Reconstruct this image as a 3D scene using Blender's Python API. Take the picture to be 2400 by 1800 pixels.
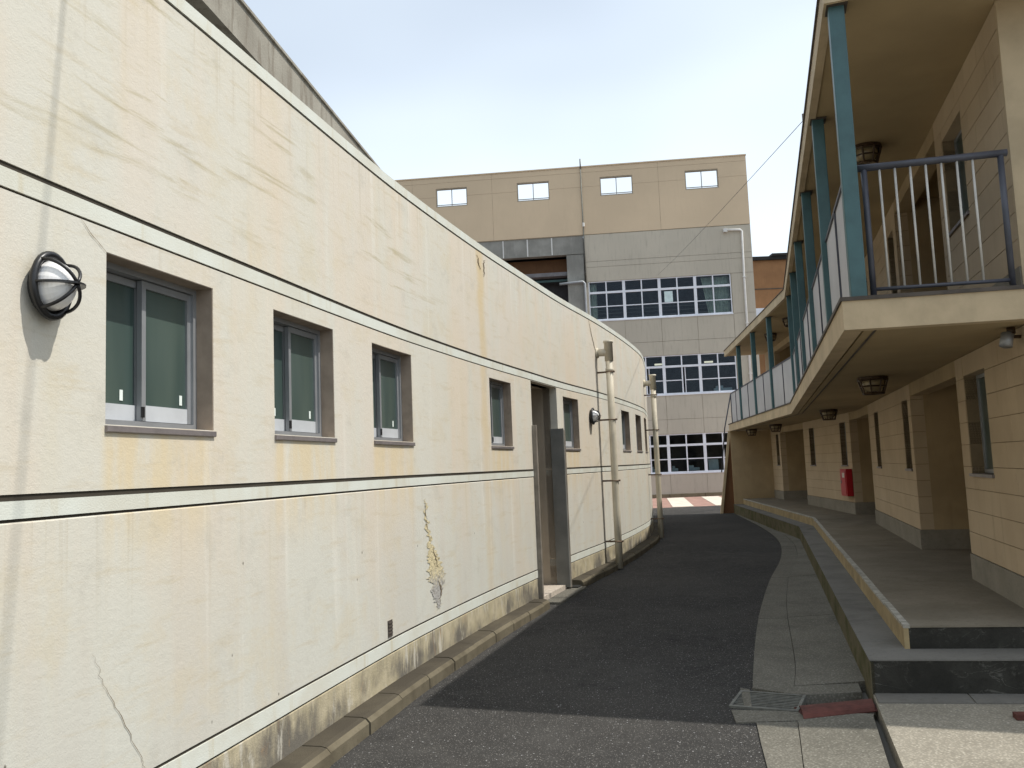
import bpy, math, random
from mathutils import Vector, Matrix
R = math.radians
random.seed(7)
for o in list(bpy.data.objects): bpy.data.objects.remove(o)
scene = bpy.context.scene
COL = scene.collection

# ------------------------------------------------------------------ camera
EYE = 1.7
cam = bpy.data.cameras.new('camera'); cam.sensor_width = 36; cam.lens = 30.15
cam.clip_start = 0.05; cam.clip_end = 5000
camo = bpy.data.objects.new('camera', cam); COL.objects.link(camo)
pit, rol = R(5.6), R(-2.3)
lup = Vector((0, -math.sin(pit), math.cos(pit))); fwd = Vector((0, math.cos(pit), math.sin(pit))); xr = Vector((1, 0, 0))
rt = xr*math.cos(rol) + lup*math.sin(rol); up = -xr*math.sin(rol) + lup*math.cos(rol)
mw = Matrix.Identity(4)
for i in range(3):
    mw[i][0] = rt[i]; mw[i][1] = up[i]; mw[i][2] = -fwd[i]
mw[2][3] = EYE
camo.matrix_world = mw
scene.camera = camo

# ------------------------------------------------------------------ light
SUN_EL = R(58.4); SUN_H = Vector((0.9913, -0.131, 0)).normalized()
SUN = SUN_H*math.cos(SUN_EL) + Vector((0, 0, math.sin(SUN_EL)))
world = bpy.data.worlds.new('World'); scene.world = world; world.use_nodes = True
wn = world.node_tree.nodes; wl = world.node_tree.links; wn.clear()
sky = wn.new('ShaderNodeTexSky'); sky.sky_type = 'NISHITA'; sky.sun_disc = False
sky.sun_elevation = SUN_EL; sky.sun_rotation = math.atan2(SUN_H.x, SUN_H.y)
sky.altitude = 20; sky.air_density = 1.0; sky.dust_density = 3.0; sky.ozone_density = 1.5
bg = wn.new('ShaderNodeBackground'); bg.inputs[1].default_value = 0.145
wo = wn.new('ShaderNodeOutputWorld')
# thin bright veil of high cloud over the whole dome
tc = wn.new('ShaderNodeTexCoord'); mp = wn.new('ShaderNodeMapping'); mp.inputs['Scale'].default_value = (1, 1, 2.2); wl.new(tc.outputs['Generated'], mp.inputs[0])
cl = wn.new('ShaderNodeTexNoise'); cl.inputs['Scale'].default_value = 1.1; cl.inputs['Detail'].default_value = 3; cl.inputs['Roughness'].default_value = .5; wl.new(mp.outputs[0], cl.inputs[0])
cr = wn.new('ShaderNodeMapRange'); cr.interpolation_type = 'SMOOTHSTEP'; wl.new(cl.outputs[0], cr.inputs[0])
for i, x in enumerate((.3, .72, .45, .82)): cr.inputs[i+1].default_value = x
vm = wn.new('ShaderNodeMix'); vm.data_type = 'RGBA'; wl.new(cr.outputs[0], vm.inputs[0]); wl.new(sky.outputs[0], vm.inputs[6]); vm.inputs[7].default_value = (9.6, 10.7, 11.7, 1)
wl.new(vm.outputs[2], bg.inputs[0]); wl.new(bg.outputs[0], wo.inputs[0])
sl = bpy.data.lights.new('sun', 'SUN'); sl.energy = 5.0; sl.angle = R(0.53); sl.color = (1.0, 0.955, 0.88)
so = bpy.data.objects.new('sun', sl); COL.objects.link(so)
so.rotation_euler = SUN.to_track_quat('Z', 'Y').to_euler(); so.location = (30, 0, 40)
scene.view_settings.view_transform = 'Standard'; scene.view_settings.look = 'None'
scene.view_settings.exposure = -0.25; scene.view_settings.gamma = 1.0
scene.view_settings.use_curve_mapping = False
scene.render.engine = 'CYCLES'

# ------------------------------------------------------------------ material helpers
class G:
    def __init__(s, name):
        s.m = bpy.data.materials.new(name); s.m.use_nodes = True
        s.t = s.m.node_tree; s.n = s.t.nodes; s.l = s.t.links
        s.b = s.n['Principled BSDF']; s.out = s.n['Material Output']
    def pos(s):
        if not hasattr(s, '_p'): s._p = s.n.new('ShaderNodeNewGeometry').outputs['Position']
        return s._p
    def uv(s):
        if not hasattr(s, '_u'): s._u = s.n.new('ShaderNodeUVMap').outputs[0]
        return s._u
    def sep(s, v):
        k = s.n.new('ShaderNodeSeparateXYZ'); s.l.new(v, k.inputs[0]); return k.outputs
    def mapv(s, v, sc):
        k = s.n.new('ShaderNodeMapping'); s.l.new(v, k.inputs[0]); k.inputs['Scale'].default_value = sc; return k.outputs[0]
    def noise(s, v, scale, detail=4, rough=.55, dist=0):
        k = s.n.new('ShaderNodeTexNoise'); s.l.new(v, k.inputs['Vector'])
        k.inputs['Scale'].default_value = scale; k.inputs['Detail'].default_value = detail
        k.inputs['Roughness'].default_value = rough; k.inputs['Distortion'].default_value = dist
        return k.outputs['Fac']
    def voro(s, v, scale, out='Distance'):
        k = s.n.new('ShaderNodeTexVoronoi'); s.l.new(v, k.inputs['Vector']); k.inputs['Scale'].default_value = scale
        return k.outputs[out]
    def rng(s, f, a, b, c=0., d=1., smooth=True):
        k = s.n.new('ShaderNodeMapRange'); k.interpolation_type = 'SMOOTHSTEP' if smooth else 'LINEAR'
        s.l.new(f, k.inputs[0])
        for i, x in enumerate((a, b, c, d)): k.inputs[i+1].default_value = x
        return k.outputs[0]
    def math(s, op, a, b=None):
        k = s.n.new('ShaderNodeMath'); k.operation = op
        for i, x in enumerate((a, b)):
            if x is None: continue
            if isinstance(x, (int, float)): k.inputs[i].default_value = x
            else: s.l.new(x, k.inputs[i])
        return k.outputs[0]
    def mix(s, f, a, b, blend='MIX'):
        k = s.n.new('ShaderNodeMix'); k.data_type = 'RGBA'; k.blend_type = blend
        for sock, x in ((k.inputs[0], f), (k.inputs[6], a), (k.inputs[7], b)):
            if isinstance(x, (int, float)): sock.default_value = x
            elif isinstance(x, tuple): sock.default_value = (*x, 1)
            else: s.l.new(x, sock)
        return k.outputs[2]
    def fin(s, col, rough=.8, bump=None, bs=.2, bd=.01, spec=.3, metal=0.):
        if isinstance(col, tuple): s.b.inputs['Base Color'].default_value = (*col, 1)
        else: s.l.new(col, s.b.inputs['Base Color'])
        if isinstance(rough, (int, float)): s.b.inputs['Roughness'].default_value = rough
        else: s.l.new(rough, s.b.inputs['Roughness'])
        s.b.inputs['Specular IOR Level'].default_value = spec; s.b.inputs['Metallic'].default_value = metal
        if bump is not None:
            k = s.n.new('ShaderNodeBump'); k.inputs['Strength'].default_value = bs; k.inputs['Distance'].default_value = bd
            s.l.new(bump, k.inputs['Height']); s.l.new(k.outputs[0], s.b.inputs['Normal'])
        return s.m

def simple(name, col, rough=.7, var=.18, scale=3., spec=.3, metal=0., bs=0., bscale=80, dirt=None, dirtamt=.35):
    g = G(name); p = g.pos()
    n = g.noise(p, scale, 5, .6)
    dk = tuple(c*(1-var) for c in col); lt = tuple(min(1, c*(1+var*.6)) for c in col)
    c = g.mix(g.rng(n, .3, .7), dk, lt)
    if dirt:
        st = g.noise(g.mapv(p, (4, 4, .5)), 2.2, 5, .65)
        c = g.mix(g.math('MULTIPLY', g.rng(st, .5, .75), dirtamt), c, dirt)
    return g.fin(c, rough, g.noise(p, bscale, 3) if bs else None, bs, .01, spec, metal)

WINS = [(3.685, 4.495), (5.125, 5.945), (6.62, 7.435), (9.57, 10.33), (12.66, 13.46), (16.55, 17.4), (18.2, 19.0), (19.65, 20.45)]
WZ0, WZ1 = 1.953, 2.695

def mat_stucco():
    g = G('cream_stucco'); uv = g.uv(); su, zu, _ = g.sep(uv)
    big = g.noise(uv, .55, 3, .5)
    c = g.mix(g.rng(big, .35, .65), (.615, .545, .44), (.60, .56, .485))
    # the lower storey is paler, greyer paint
    low = g.rng(g.math('ADD', zu, g.math('MULTIPLY', big, .8)), .9, 2.3, 1, 0)
    c = g.mix(g.math('MULTIPLY', low, .85), c, (.525, .515, .46))
    wsh = g.noise(g.mapv(uv, (1.5, .16, 1)), 1.0, 4, .6)
    c = g.mix(g.math('MULTIPLY', g.rng(wsh, .42, .56), .6), c, (.575, .575, .51))
    pk = g.noise(g.mapv(uv, (1, .6, 1)), .8, 4, .6)
    c = g.mix(g.math('MULTIPLY', g.rng(pk, .52, .66), .35), c, (.61, .525, .415))
    mott = g.noise(uv, 2.1, 6, .7)
    c = g.mix(g.math('MULTIPLY', g.rng(mott, .50, .68), .4), c, (.56, .49, .35))
    # pale vertical wash and tan vertical runs
    vs = g.noise(g.mapv(uv, (2.6, .22, 1)), 1.4, 5, .6)
    c = g.mix(g.math('MULTIPLY', g.rng(vs, .52, .74), .30), c, (.58, .51, .36))
    vs2 = g.noise(g.mapv(uv, (5.5, .3, 1)), 1.1, 4, .6)
    c = g.mix(g.math('MULTIPLY', g.rng(vs2, .56, .75), .5), c, (.69, .67, .60))
    # horizontal smears high on the wall
    hs = g.noise(g.mapv(uv, (.55, 6.0, 1)), 2.2, 5, .66, .4)
    patch = g.rng(g.noise(uv, .9, 2), .36, .56)
    hi = g.math('MULTIPLY', g.rng(zu, 2.95, 3.2), g.rng(su, 9.2, 7.0))
    c = g.mix(g.math('MULTIPLY', g.math('MULTIPLY', g.rng(hs, .53, .68), patch), g.math('MULTIPLY', hi, .75)), c, (.40, .35, .22))
    hs2 = g.noise(g.mapv(uv, (.8, 5, 1)), 3.1, 4, .6)
    c = g.mix(g.math('MULTIPLY', g.rng(hs2, .54, .72), .3), c, (.48, .40, .26))
    # runs below the sills
    tot = None
    for a, b in WINS[:5]:
        m = g.math('MULTIPLY', g.rng(su, a-.05, a+.04), g.rng(su, b-.06, b+.05, 1, 0))
        tot = m if tot is None else g.math('ADD', tot, m)
    run = g.math('MULTIPLY', g.math('MULTIPLY', tot, g.rng(zu, 1.2, 1.75)), g.rng(zu, 1.95, 1.94, 0, 1, False))
    c = g.mix(g.math('MULTIPLY', g.math('MULTIPLY', run, g.rng(g.noise(g.mapv(uv, (5, .8, 1)), 1.5, 4, .6), .3, .62)), .65), c, (.62, .50, .30))
    # fine drips starting at the coping, the bands and the sills
    dn = g.noise(g.mapv(uv, (13, .22, 1)), 1.6, 5, .65)
    fall = g.math('MAXIMUM', g.math('MULTIPLY', g.rng(zu, 3.35, 4.02), 1.), g.math('MAXIMUM', g.math('MULTIPLY', g.rng(zu, 2.45, 2.80), g.rng(zu, 2.806, 2.80, 0, 1, False)), g.math('MULTIPLY', g.rng(zu, .9, 1.56), g.rng(zu, 1.60, 1.59, 0, 1, False))))
    c = g.mix(g.math('MULTIPLY', g.math('MULTIPLY', g.rng(dn, .54, .68), fall), .30), c, (.40, .34, .23))
    sc_ = g.noise(g.mapv(uv, (1.4, 1, 1)), 11, 6, .75)
    c = g.mix(g.math('MULTIPLY', g.rng(sc_, .60, .72), .4), c, (.43, .40, .33))
    # rust run below the coping
    w = g.math('ADD', su, g.math('MULTIPLY', g.noise(uv, 2.5, 3), .25))
    rr = g.math('MULTIPLY', g.rng(g.math('ABSOLUTE', g.math('SUBTRACT', w, 9.53)), .03, .17, 1, 0), g.rng(zu, .9, 3.6, .45, 1))
    c = g.mix(g.math('MULTIPLY', rr, .5), c, (.58, .43, .20))
    rr2 = g.math('MULTIPLY', g.rng(g.math('ABSOLUTE', g.math('SUBTRACT', w, 15.68)), .02, .11, 1, 0), g.rng(zu, 1.1, .5))
    c = g.mix(g.math('MULTIPLY', rr2, .75), c, (.50, .33, .13))
    # grime and pits
    gr = g.noise(uv, 3.2, 6, .72)
    c = g.mix(g.math('MULTIPLY', g.rng(gr, .52, .75), .4), c, (.42, .40, .34))
    pit = g.math('MULTIPLY', g.rng(g.voro(g.mapv(uv, (1, .7, 1)), 5.3), .050, .028), g.rng(g.noise(uv, 1.3, 2), .38, .46))
    pit = g.math('MULTIPLY', pit, g.rng(zu, 1.9, 1.5))
    c = g.mix(g.math('MULTIPLY', pit, .8), c, (.10, .085, .06))
    bm = g.math('ADD', g.math('MULTIPLY', g.noise(uv, 130, 3, .6), .5), g.math('MULTIPLY', g.noise(uv, 35, 3, .6), .7))
    return g.fin(c, .9, bm, .22, .012, .15)

def mat_band():
    g = G('pale_band_paint'); uv = g.uv()
    n = g.noise(uv, 2.2, 5, .6); v = g.noise(g.mapv(uv, (6, .6, 1)), 1.5, 4, .6)
    c = g.mix(g.rng(n, .35, .7), (.62, .64, .58), (.57, .56, .48))
    c = g.mix(g.math('MULTIPLY', g.rng(v, .55, .75), .5), c, (.50, .43, .28))
    return g.fin(c, .8, g.noise(uv, 110, 3), .2, .008, .2)

def mat_plinth():
    g = G('stained_plinth'); uv = g.uv(); su, zu, _ = g.sep(uv)
    v = g.noise(g.mapv(uv, (4, .9, 1)), 1.8, 6, .72, .5)
    n = g.noise(uv, 5, 5, .65)
    c = g.mix(g.rng(n, .35, .7), (.40, .35, .235), (.50, .44, .31))
    wet = g.rng(g.math('ADD', zu, g.math('MULTIPLY', g.math('SUBTRACT', v, .5), -.9)), .40, .16)
    bl = g.rng(g.noise(uv, 1.6, 4, .65), .35, .6)
    c = g.mix(g.math('MULTIPLY', g.math('MULTIPLY', wet, bl), .9), c, (.12, .112, .10))
    c = g.mix(g.math('MULTIPLY', g.rng(g.noise(g.mapv(uv, (3, .7, 1)), 2.6, 5, .7), .55, .66), .7), c, (.56, .53, .45))
    c = g.mix(g.math('MULTIPLY', g.rng(v, .58, .72), .5), c, (.44, .27, .13))
    return g.fin(c, .92, g.noise(uv, 60, 4, .7), .35, .015, .15)

def mat_concrete(name, a, b, sc=2.5, speck=None, bs=.3, moss=None, stain=.5, top=None, veins=None):
    g = G(name); p = g.pos()
    n = g.noise(p, sc, 6, .65); f = g.noise(p, 28, 4, .7)
    c = g.mix(g.rng(n, .32, .68), a, b)
    c = g.mix(g.math('MULTIPLY', g.rng(f, .5, .72), .35), c, tuple(x*.55 for x in a))
    st = g.noise(p, .9, 5, .7, .6)
    c = g.mix(g.math('MULTIPLY', g.rng(st, .52, .72), stain), c, tuple(x*.55 for x in a))
    if speck:
        v = g.voro(p, 48)
        c = g.mix(g.math('MULTIPLY', g.rng(v, .42, .22), g.rng(g.noise(p, 30, 2), .42, .6)), c, speck)
        c = g.mix(g.math('MULTIPLY', g.rng(g.voro(p, 60), .32, .5), .45), c, tuple(x*.5 for x in a))
    if top:
        nz = g.sep(g.n.new('ShaderNodeNewGeometry').outputs['Normal'])[2]
        c = g.mix(g.math('MULTIPLY', g.rng(nz, .85, .99), g.rng(st, .3, .6, .6, .97)), c, top)
    if moss:
        _, _, z = g.sep(p)
        m = g.math('MULTIPLY', g.rng(g.noise(p, 3, 5, .7), .42, .62), .7)
        c = g.mix(m, c, moss)
    if veins:
        ln = g.math('ABSOLUTE', g.math('SUBTRACT', g.noise(g.mapv(p, (1.3, 1.3, 2.6)), 2.6, 5, .6, .8), .5))
        c = g.mix(g.math('MULTIPLY', g.rng(ln, .014, .004), g.rng(n, .40, .62, 0, .7)), c, veins)
        c = g.mix(g.math('MULTIPLY', g.rng(g.noise(p, 9, 5, .7), .60, .75), .5), c, veins)
    return g.fin(c, .92, g.math('ADD', g.math('MULTIPLY', f, .6), g.noise(p, 110, 3)), bs, .012, .07)

def mat_asphalt():
    g = G('asphalt'); p = g.pos()
    big = g.noise(p, .45, 5, .6); mid = g.noise(p, 6, 5, .65)
    c = g.mix(g.rng(big, .3, .7), (.041, .040, .039), (.062, .059, .055))
    c = g.mix(g.math('MULTIPLY', g.rng(mid, .4, .7), .5), c, (.070, .068, .064))
    v = g.voro(p, 95); r = g.noise(p, 60, 2)
    c = g.mix(g.math('MULTIPLY', g.rng(v, .42, .2), g.rng(r, .45, .65)), c, (.26, .25, .23))
    v2 = g.voro(p, 21)
    c = g.mix(g.rng(v2, .105, .07), c, (.42, .42, .42))
    c = g.mix(g.math('MULTIPLY', g.rng(g.noise(p, 150, 2), .42, .3), .6), c, (.015, .015, .016))
    pa = g.noise(p, .8, 6, .7, .8)
    c = g.mix(g.math('MULTIPLY', g.rng(pa, .54, .66), .45), c, (.085, .082, .077))
    c = g.mix(g.math('MULTIPLY', g.rng(g.noise(p, 1.7, 5, .65, .5), .60, .70), .35), c, (.024, .024, .024))
    bm = g.math('ADD', g.math('MULTIPLY', v, -.9), g.noise(p, 150, 3, .6))
    return g.fin(c, .95, bm, .55, .012, .05)

def mat_glass(name, tint, alpha=.5, rough=.02):
    g = G(name); n, l = g.n, g.l
    tr = n.new('ShaderNodeBsdfTransparent'); tr.inputs[0].default_value = (*tint, 1)
    gl = n.new('ShaderNodeBsdfGlossy'); gl.inputs['Roughness'].default_value = rough; gl.inputs[0].default_value = (.36, .40, .46, 1)
    fr = n.new('ShaderNodeFresnel'); fr.inputs[0].default_value = 1.5
    w = g.noise(g.pos(), .8, 2); k = n.new('ShaderNodeBump'); k.inputs['Strength'].default_value = .04; k.inputs['Distance'].default_value = .05
    l.new(w, k.inputs['Height']); l.new(k.outputs[0], gl.inputs['Normal'])
    mx = n.new('ShaderNodeMixShader'); l.new(fr.outputs[0], mx.inputs[0]); l.new(tr.outputs[0], mx.inputs[1]); l.new(gl.outputs[0], mx.inputs[2])
    l.new(mx.outputs[0], g.out.inputs[0]); return g.m

def mat_frost():
    g = G('frosted_green_glass'); p = g.pos()
    n = g.noise(g.mapv(p, (3, 3, .4)), 1.6, 3, .5)
    c = g.mix(g.rng(n, .3, .7), (.040, .066, .060), (.070, .10, .085))
    g.fin(c, .28, g.noise(p, 220, 2), .05, .004, .5)
    g.b.inputs['Coat Weight'].default_value = .5; g.b.inputs['Coat Roughness'].default_value = .12
    return g.m

def mat_block(name, a, b):
    g = G(name); p = g.pos()
    inf = g.n.new('ShaderNodeObjectInfo').outputs['Random']
    n = g.noise(p, 1.6, 5, .6)
    c = g.mix(g.rng(n, .3, .7), a, b)
    c = g.mix(g.math('MULTIPLY', inf, .25), c, tuple(x*.82 for x in a))
    st = g.noise(g.mapv(p, (3, 3, .5)), 2, 5, .7)
    c = g.mix(g.math('MULTIPLY', g.rng(st, .55, .75), .3), c, tuple(x*.55 for x in a))
    return g.fin(c, .88, g.noise(p, 70, 4, .65), .3, .01, .2)

MT = dict(
    stucco=mat_stucco(), band=mat_band(), plinth=mat_plinth(), asphalt=mat_asphalt(), frost=mat_frost(),
    groove=simple('grimy_shaded_groove', (.045, .038, .028), .95),  # near-black: the shade inside the grooves is painted in with the grime
    kerb=mat_concrete('kerb_concrete', (.115, .098, .068), (.165, .143, .10), 3.5, stain=.6, top=(.062, .054, .042)),
    gutter=mat_concrete('gutter_concrete', (.155, .146, .122), (.20, .188, .158), 2.2, speck=(.27, .26, .22), stain=.75),
    apron=mat_concrete('apron_concrete', (.29, .265, .215), (.36, .33, .27), 2.0, speck=(.46, .43, .36), stain=.3),
    step=mat_concrete('step_concrete', (.14, .134, .12), (.18, .172, .155), 2.2, stain=.6),
    riser=mat_concrete('dark_riser', (.032, .031, .027), (.052, .05, .043), 3.2, stain=.6, veins=(.13, .125, .11)),  # near-black concrete, much darker than the treads
    mossy=mat_concrete('mossy_step_side', (.13, .115, .075), (.17, .15, .10), 3, moss=(.055, .06, .022)),
    platform=mat_concrete('walkway_floor', (.17, .148, .112), (.215, .188, .145), 1.8, stain=.35),
    yedge=simple('walkway_edge_paint', (.34, .26, .14), .85, .25, 5, dirt=(.18, .15, .09), dirtamt=.5, bs=.2),
    chip=simple('chipped_nosing', (.36, .34, .29), .9, .35, 14),
    block=mat_block('cream_block_paint', (.47, .365, .245), (.53, .42, .285)),
    blockgap=simple('block_joint', (.24, .185, .115), .95),
    rwall=simple('cream_wall_paint', (.40, .30, .175), .85, .14, 1.5, dirt=(.24, .175, .10), dirtamt=.3, bs=.12),
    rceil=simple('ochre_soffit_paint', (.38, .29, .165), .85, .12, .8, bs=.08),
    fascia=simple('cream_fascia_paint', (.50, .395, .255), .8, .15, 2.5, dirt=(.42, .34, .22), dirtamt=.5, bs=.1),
    rplinth=mat_concrete('grey_skirting', (.235, .215, .175), (.285, .26, .215), 2.5, stain=.4),
    capdark=simple('dark_cap', (.09, .075, .062), .7, .25, 8),
    blue=simple('teal_post_paint', (.05, .115, .120), .45, .22, 3.5, spec=.5, dirt=(.05, .11, .125), dirtamt=.6, bs=.06),
    slate=simple('slate_rail_paint', (.065, .068, .085), .45, .2, 6, spec=.5),
    baluster=simple('pale_baluster_paint', (.55, .53, .48), .5, .15, 6),
    panel=simple('pale_screen_panel', (.50, .485, .48), .6, .1, 1.0, spec=.15),
    reveal=simple('taupe_reveal', (.33, .265, .205), .85, .2, 6, dirt=(.15, .115, .085), dirtamt=.5),  # darker liner colour than the wall stucco
    alu=simple('aluminium', (.30, .31, .32), .40, .1, 5, spec=.5, metal=.35),
    alu_lit=simple('sunlit_aluminium', (.52, .54, .56), .42, .08, 5, spec=.5, metal=.1),  # paler copy of the aluminium, sunlight on the bottom rails put into the colour
    sill=simple('bronze_sill', (.23, .205, .20), .45, .2, 8, spec=.5, metal=.3),
    sticker=simple('white_sticker', (.72, .78, .74), .6, .05, 9),
    black=simple('black_lamp_metal', (.012, .012, .013), .35, .2, 8, spec=.5),
    globe=simple('opal_glass', (.86, .86, .85), .25, .04, 3, spec=.6),
    pipe=simple('cream_pipe_paint', (.56, .51, .40), .55, .18, 2.5, spec=.4, dirt=(.36, .30, .19), dirtamt=.5),
    bracket=simple('rusty_bracket', (.16, .11, .075), .8, .3, 14),
    steel=simple('grey_steel_panel', (.19, .19, .172), .5, .2, 3, spec=.45),
    steelpost=simple('weathered_steel_post', (.23, .205, .17), .55, .3, 4, spec=.45, dirt=(.10, .075, .05), dirtamt=.6),
    alcove=simple('alcove_paint', (.40, .345, .27), .9, .12, 2),
    tile=simple('threshold_tile', (.50, .44, .37), .7, .2, 25),
    roofing=simple('roof_membrane', (.22, .22, .21), .9, .2, 2),
    darkmetal=simple('dark_soffit_metal', (.018, .016, .014), .7, .25, 4),
    wornconc=None, brown=simple('rust_brown_wall', (.155, .075, .035), .85, .15, 1.2, dirt=(.09, .045, .025), dirtamt=.5),
    brownfar=simple('distant_brown_wall', (.30, .155, .07), .85, .12, 1.2, dirt=(.2, .1, .05), dirtamt=.4),
    crackm=simple('crack_grime', (.16, .12, .075), .95),
    peel=None, rust=simple('rusty_plate', (.105, .036, .028), .75, .35, 9, dirt=(.05, .02, .016), dirtamt=.5, bs=.2),
    grate=simple('galvanised_grate', (.17, .17, .15), .6, .3, 18, metal=.4),
    pit=simple('drain_pit', (.02, .02, .018), .95),
    red=simple('red_enamel', (.42, .012, .02), .35, .12, 4, spec=.5),
    label=simple('cream_label', (.6, .57, .5), .6, .1, 9),
    lampbrown=simple('bronze_lamp_cage', (.07, .042, .022), .45, .3, 8, spec=.5, metal=.3),
    lampglass=simple('amber_lamp_glass', (.34, .27, .16), .15, .15, 5, spec=.7),
    tan=simple('tan_facade_paint', (.60, .475, .33), .88, .06, .25, dirt=(.53, .42, .29), dirtamt=.35, bs=.05),
    grey=simple('grey_facade_paint', (.465, .425, .35), .88, .08, .3, dirt=(.33, .30, .25), dirtamt=.55, bs=.05),
    fgap=simple('facade_joint', (.34, .295, .225), .95),
    fconc=simple('facade_bare_concrete', (.27, .265, .24), .85, .25, .8, dirt=(.38, .37, .34), dirtamt=.35),
    fframe=simple('white_window_frame', (.70, .72, .77), .45, .08, 2, spec=.5),
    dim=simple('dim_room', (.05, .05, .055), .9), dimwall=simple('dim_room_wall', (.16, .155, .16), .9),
    curtain=simple('pale_green_curtain', (.66, .72, .58), .85, .22, 6),
    paper=simple('notice_paper', (.58, .70, .70), .7, .1, 6),
    fglass=mat_glass('window_glass', (.80, .84, .86)),
    wpipe=simple('white_facade_pipe', (.66, .65, .62), .5, .1, 2),
    redtile=simple('red_paving', (.33, .20, .16), .9, .25, 2.5, bs=.1),
    creamtile=simple('cream_paving', (.60, .55, .46), .9, .15, 2.5, bs=.1),
    soil=simple('ground_earth', (.16, .15, .13), .95, .2, .5),
    wire=simple('black_cable', (.05, .05, .055), .6),
)
def mat_worn():
    g = G('weathered_concrete_fascia'); p = g.pos()
    v = g.noise(g.mapv(p, (2.2, 2.2, .35)), 2.4, 6, .7)
    n = g.noise(p, 1.2, 4)
    c = g.mix(g.rng(n, .3, .7), (.25, .23, .19), (.33, .31, .26))
    c = g.mix(g.math('MULTIPLY', g.rng(v, .48, .62), .8), c, (.19, .165, .13))
    c = g.mix(g.math('MULTIPLY', g.rng(v, .62, .74), .7), c, (.48, .45, .39))
    return g.fin(c, .92, g.noise(p, 40, 4), .3, .02, .15)
MT['wornconc'] = mat_worn()
def mat_peel():
    g = G('peeled_paint'); uv = g.uv()
    n = g.noise(uv, 22, 5, .7)
    _, zu, _ = g.sep(uv)
    k = g.rng(g.math('ADD', zu, g.math('MULTIPLY', n, -.5)), .62, .42)
    c = g.mix(k, (.60, .52, .33), (.40, .385, .36))
    c = g.mix(g.rng(n, .56, .66), c, (.16, .13, .08))
    return g.fin(c, .95, n, .9, .02, .1)
MT['peel'] = mat_peel()

# ------------------------------------------------------------------ object helpers
def root(name, loc, label, cat, group=None, kind=None):
    o = bpy.data.objects.new(name, None); o.empty_display_size = .2; o.location = loc; COL.objects.link(o)
    tag(o, label, cat, group, kind); return o
def tag(o, label=None, cat=None, group=None, kind=None):
    if label: o['label'] = label
    if cat: o['category'] = cat
    if group: o['group'] = group
    if kind: o['kind'] = kind
    return o
def link(o, parent):
    COL.objects.link(o)
    if parent is not None:
        o.parent = parent
        if parent.type == 'EMPTY': o.matrix_parent_inverse = Matrix.Translation(-Vector(parent.location))
    return o
class MB:
    """collects vertices and faces in world coordinates"""
    def __init__(s): s.v = []; s.f = []; s.uv = []
    def quad(s, a, b, c, d, uvs=None):
        i = len(s.v); s.v += [tuple(a), tuple(b), tuple(c), tuple(d)]; s.f.append((i, i+1, i+2, i+3))
        s.uv.append(uvs or [(0, 0)]*4)
    def hexa(s, P):
        # P: 8 corners, bottom 0-3 ccw seen from above, top 4-7
        i = len(s.v); s.v += [tuple(p) for p in P]
        for q in ((3, 2, 1, 0), (4, 5, 6, 7), (0, 1, 5, 4), (1, 2, 6, 5), (2, 3, 7, 6), (3, 0, 4, 7)):
            s.f.append(tuple(i+k for k in q)); s.uv.append([(0, 0)]*4)
    def box(s, a, b):
        x0, y0, z0 = a; x1, y1, z1 = b
        s.hexa([(x0, y0, z0), (x1, y0, z0), (x1, y1, z0), (x0, y1, z0), (x0, y0, z1), (x1, y0, z1), (x1, y1, z1), (x0, y1, z1)])
    def tube(s, pts, r, n=10, cap=True, radii=None):
        pts = [Vector(p) for p in pts]; rings = []; prev = None
        for k, p in enumerate(pts):
            t = (pts[min(k+1, len(pts)-1)] - pts[max(k-1, 0)]).normalized()
            if prev is None:
                ax = Vector((0, 0, 1)) if abs(t.z) < .9 else Vector((1, 0, 0)); u = t.cross(ax).normalized()
            else:
                u = (prev - t*prev.dot(t)).normalized()
            prev = u; w = t.cross(u); rr = radii[k] if radii else r
            i = len(s.v)
            for j in range(n):
                a = 2*math.pi*j/n; s.v.append(tuple(p + u*math.cos(a)*rr + w*math.sin(a)*rr))
            rings.append(i)
        for a, b in zip(rings, rings[1:]):
            for j in range(n):
                s.f.append((a+j, a+(j+1) % n, b+(j+1) % n, b+j)); s.uv.append([(0, 0)]*4)
        if cap:
            s.f.append(tuple(rings[0]+j for j in reversed(range(n)))); s.uv.append([(0, 0)]*n)
            s.f.append(tuple(rings[-1]+j for j in range(n))); s.uv.append([(0, 0)]*n)
    def build(s, name, mat, parent=None, smooth=False, kind=None, uv=False, bevel=0):
        me = bpy.data.meshes.new(name); me.from_pydata(s.v, [], s.f)
        if uv:
            l = me.uv_layers.new(name='UVMap'); k = 0
            for u in s.uv:
                for c in u: l.data[k].uv = c; k += 1
        me.materials.append(MT[mat] if isinstance(mat, str) else mat)
        if smooth:
            for p in me.polygons: p.use_smooth = True
        me.validate(); me.update()
        o = bpy.data.objects.new(name, me); link(o, parent)
        if kind: o['kind'] = kind
        if bevel:
            b = o.modifiers.new('bevel', 'BEVEL'); b.width = bevel; b.segments = 2; b.limit_method = 'ANGLE'
        return o

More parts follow.
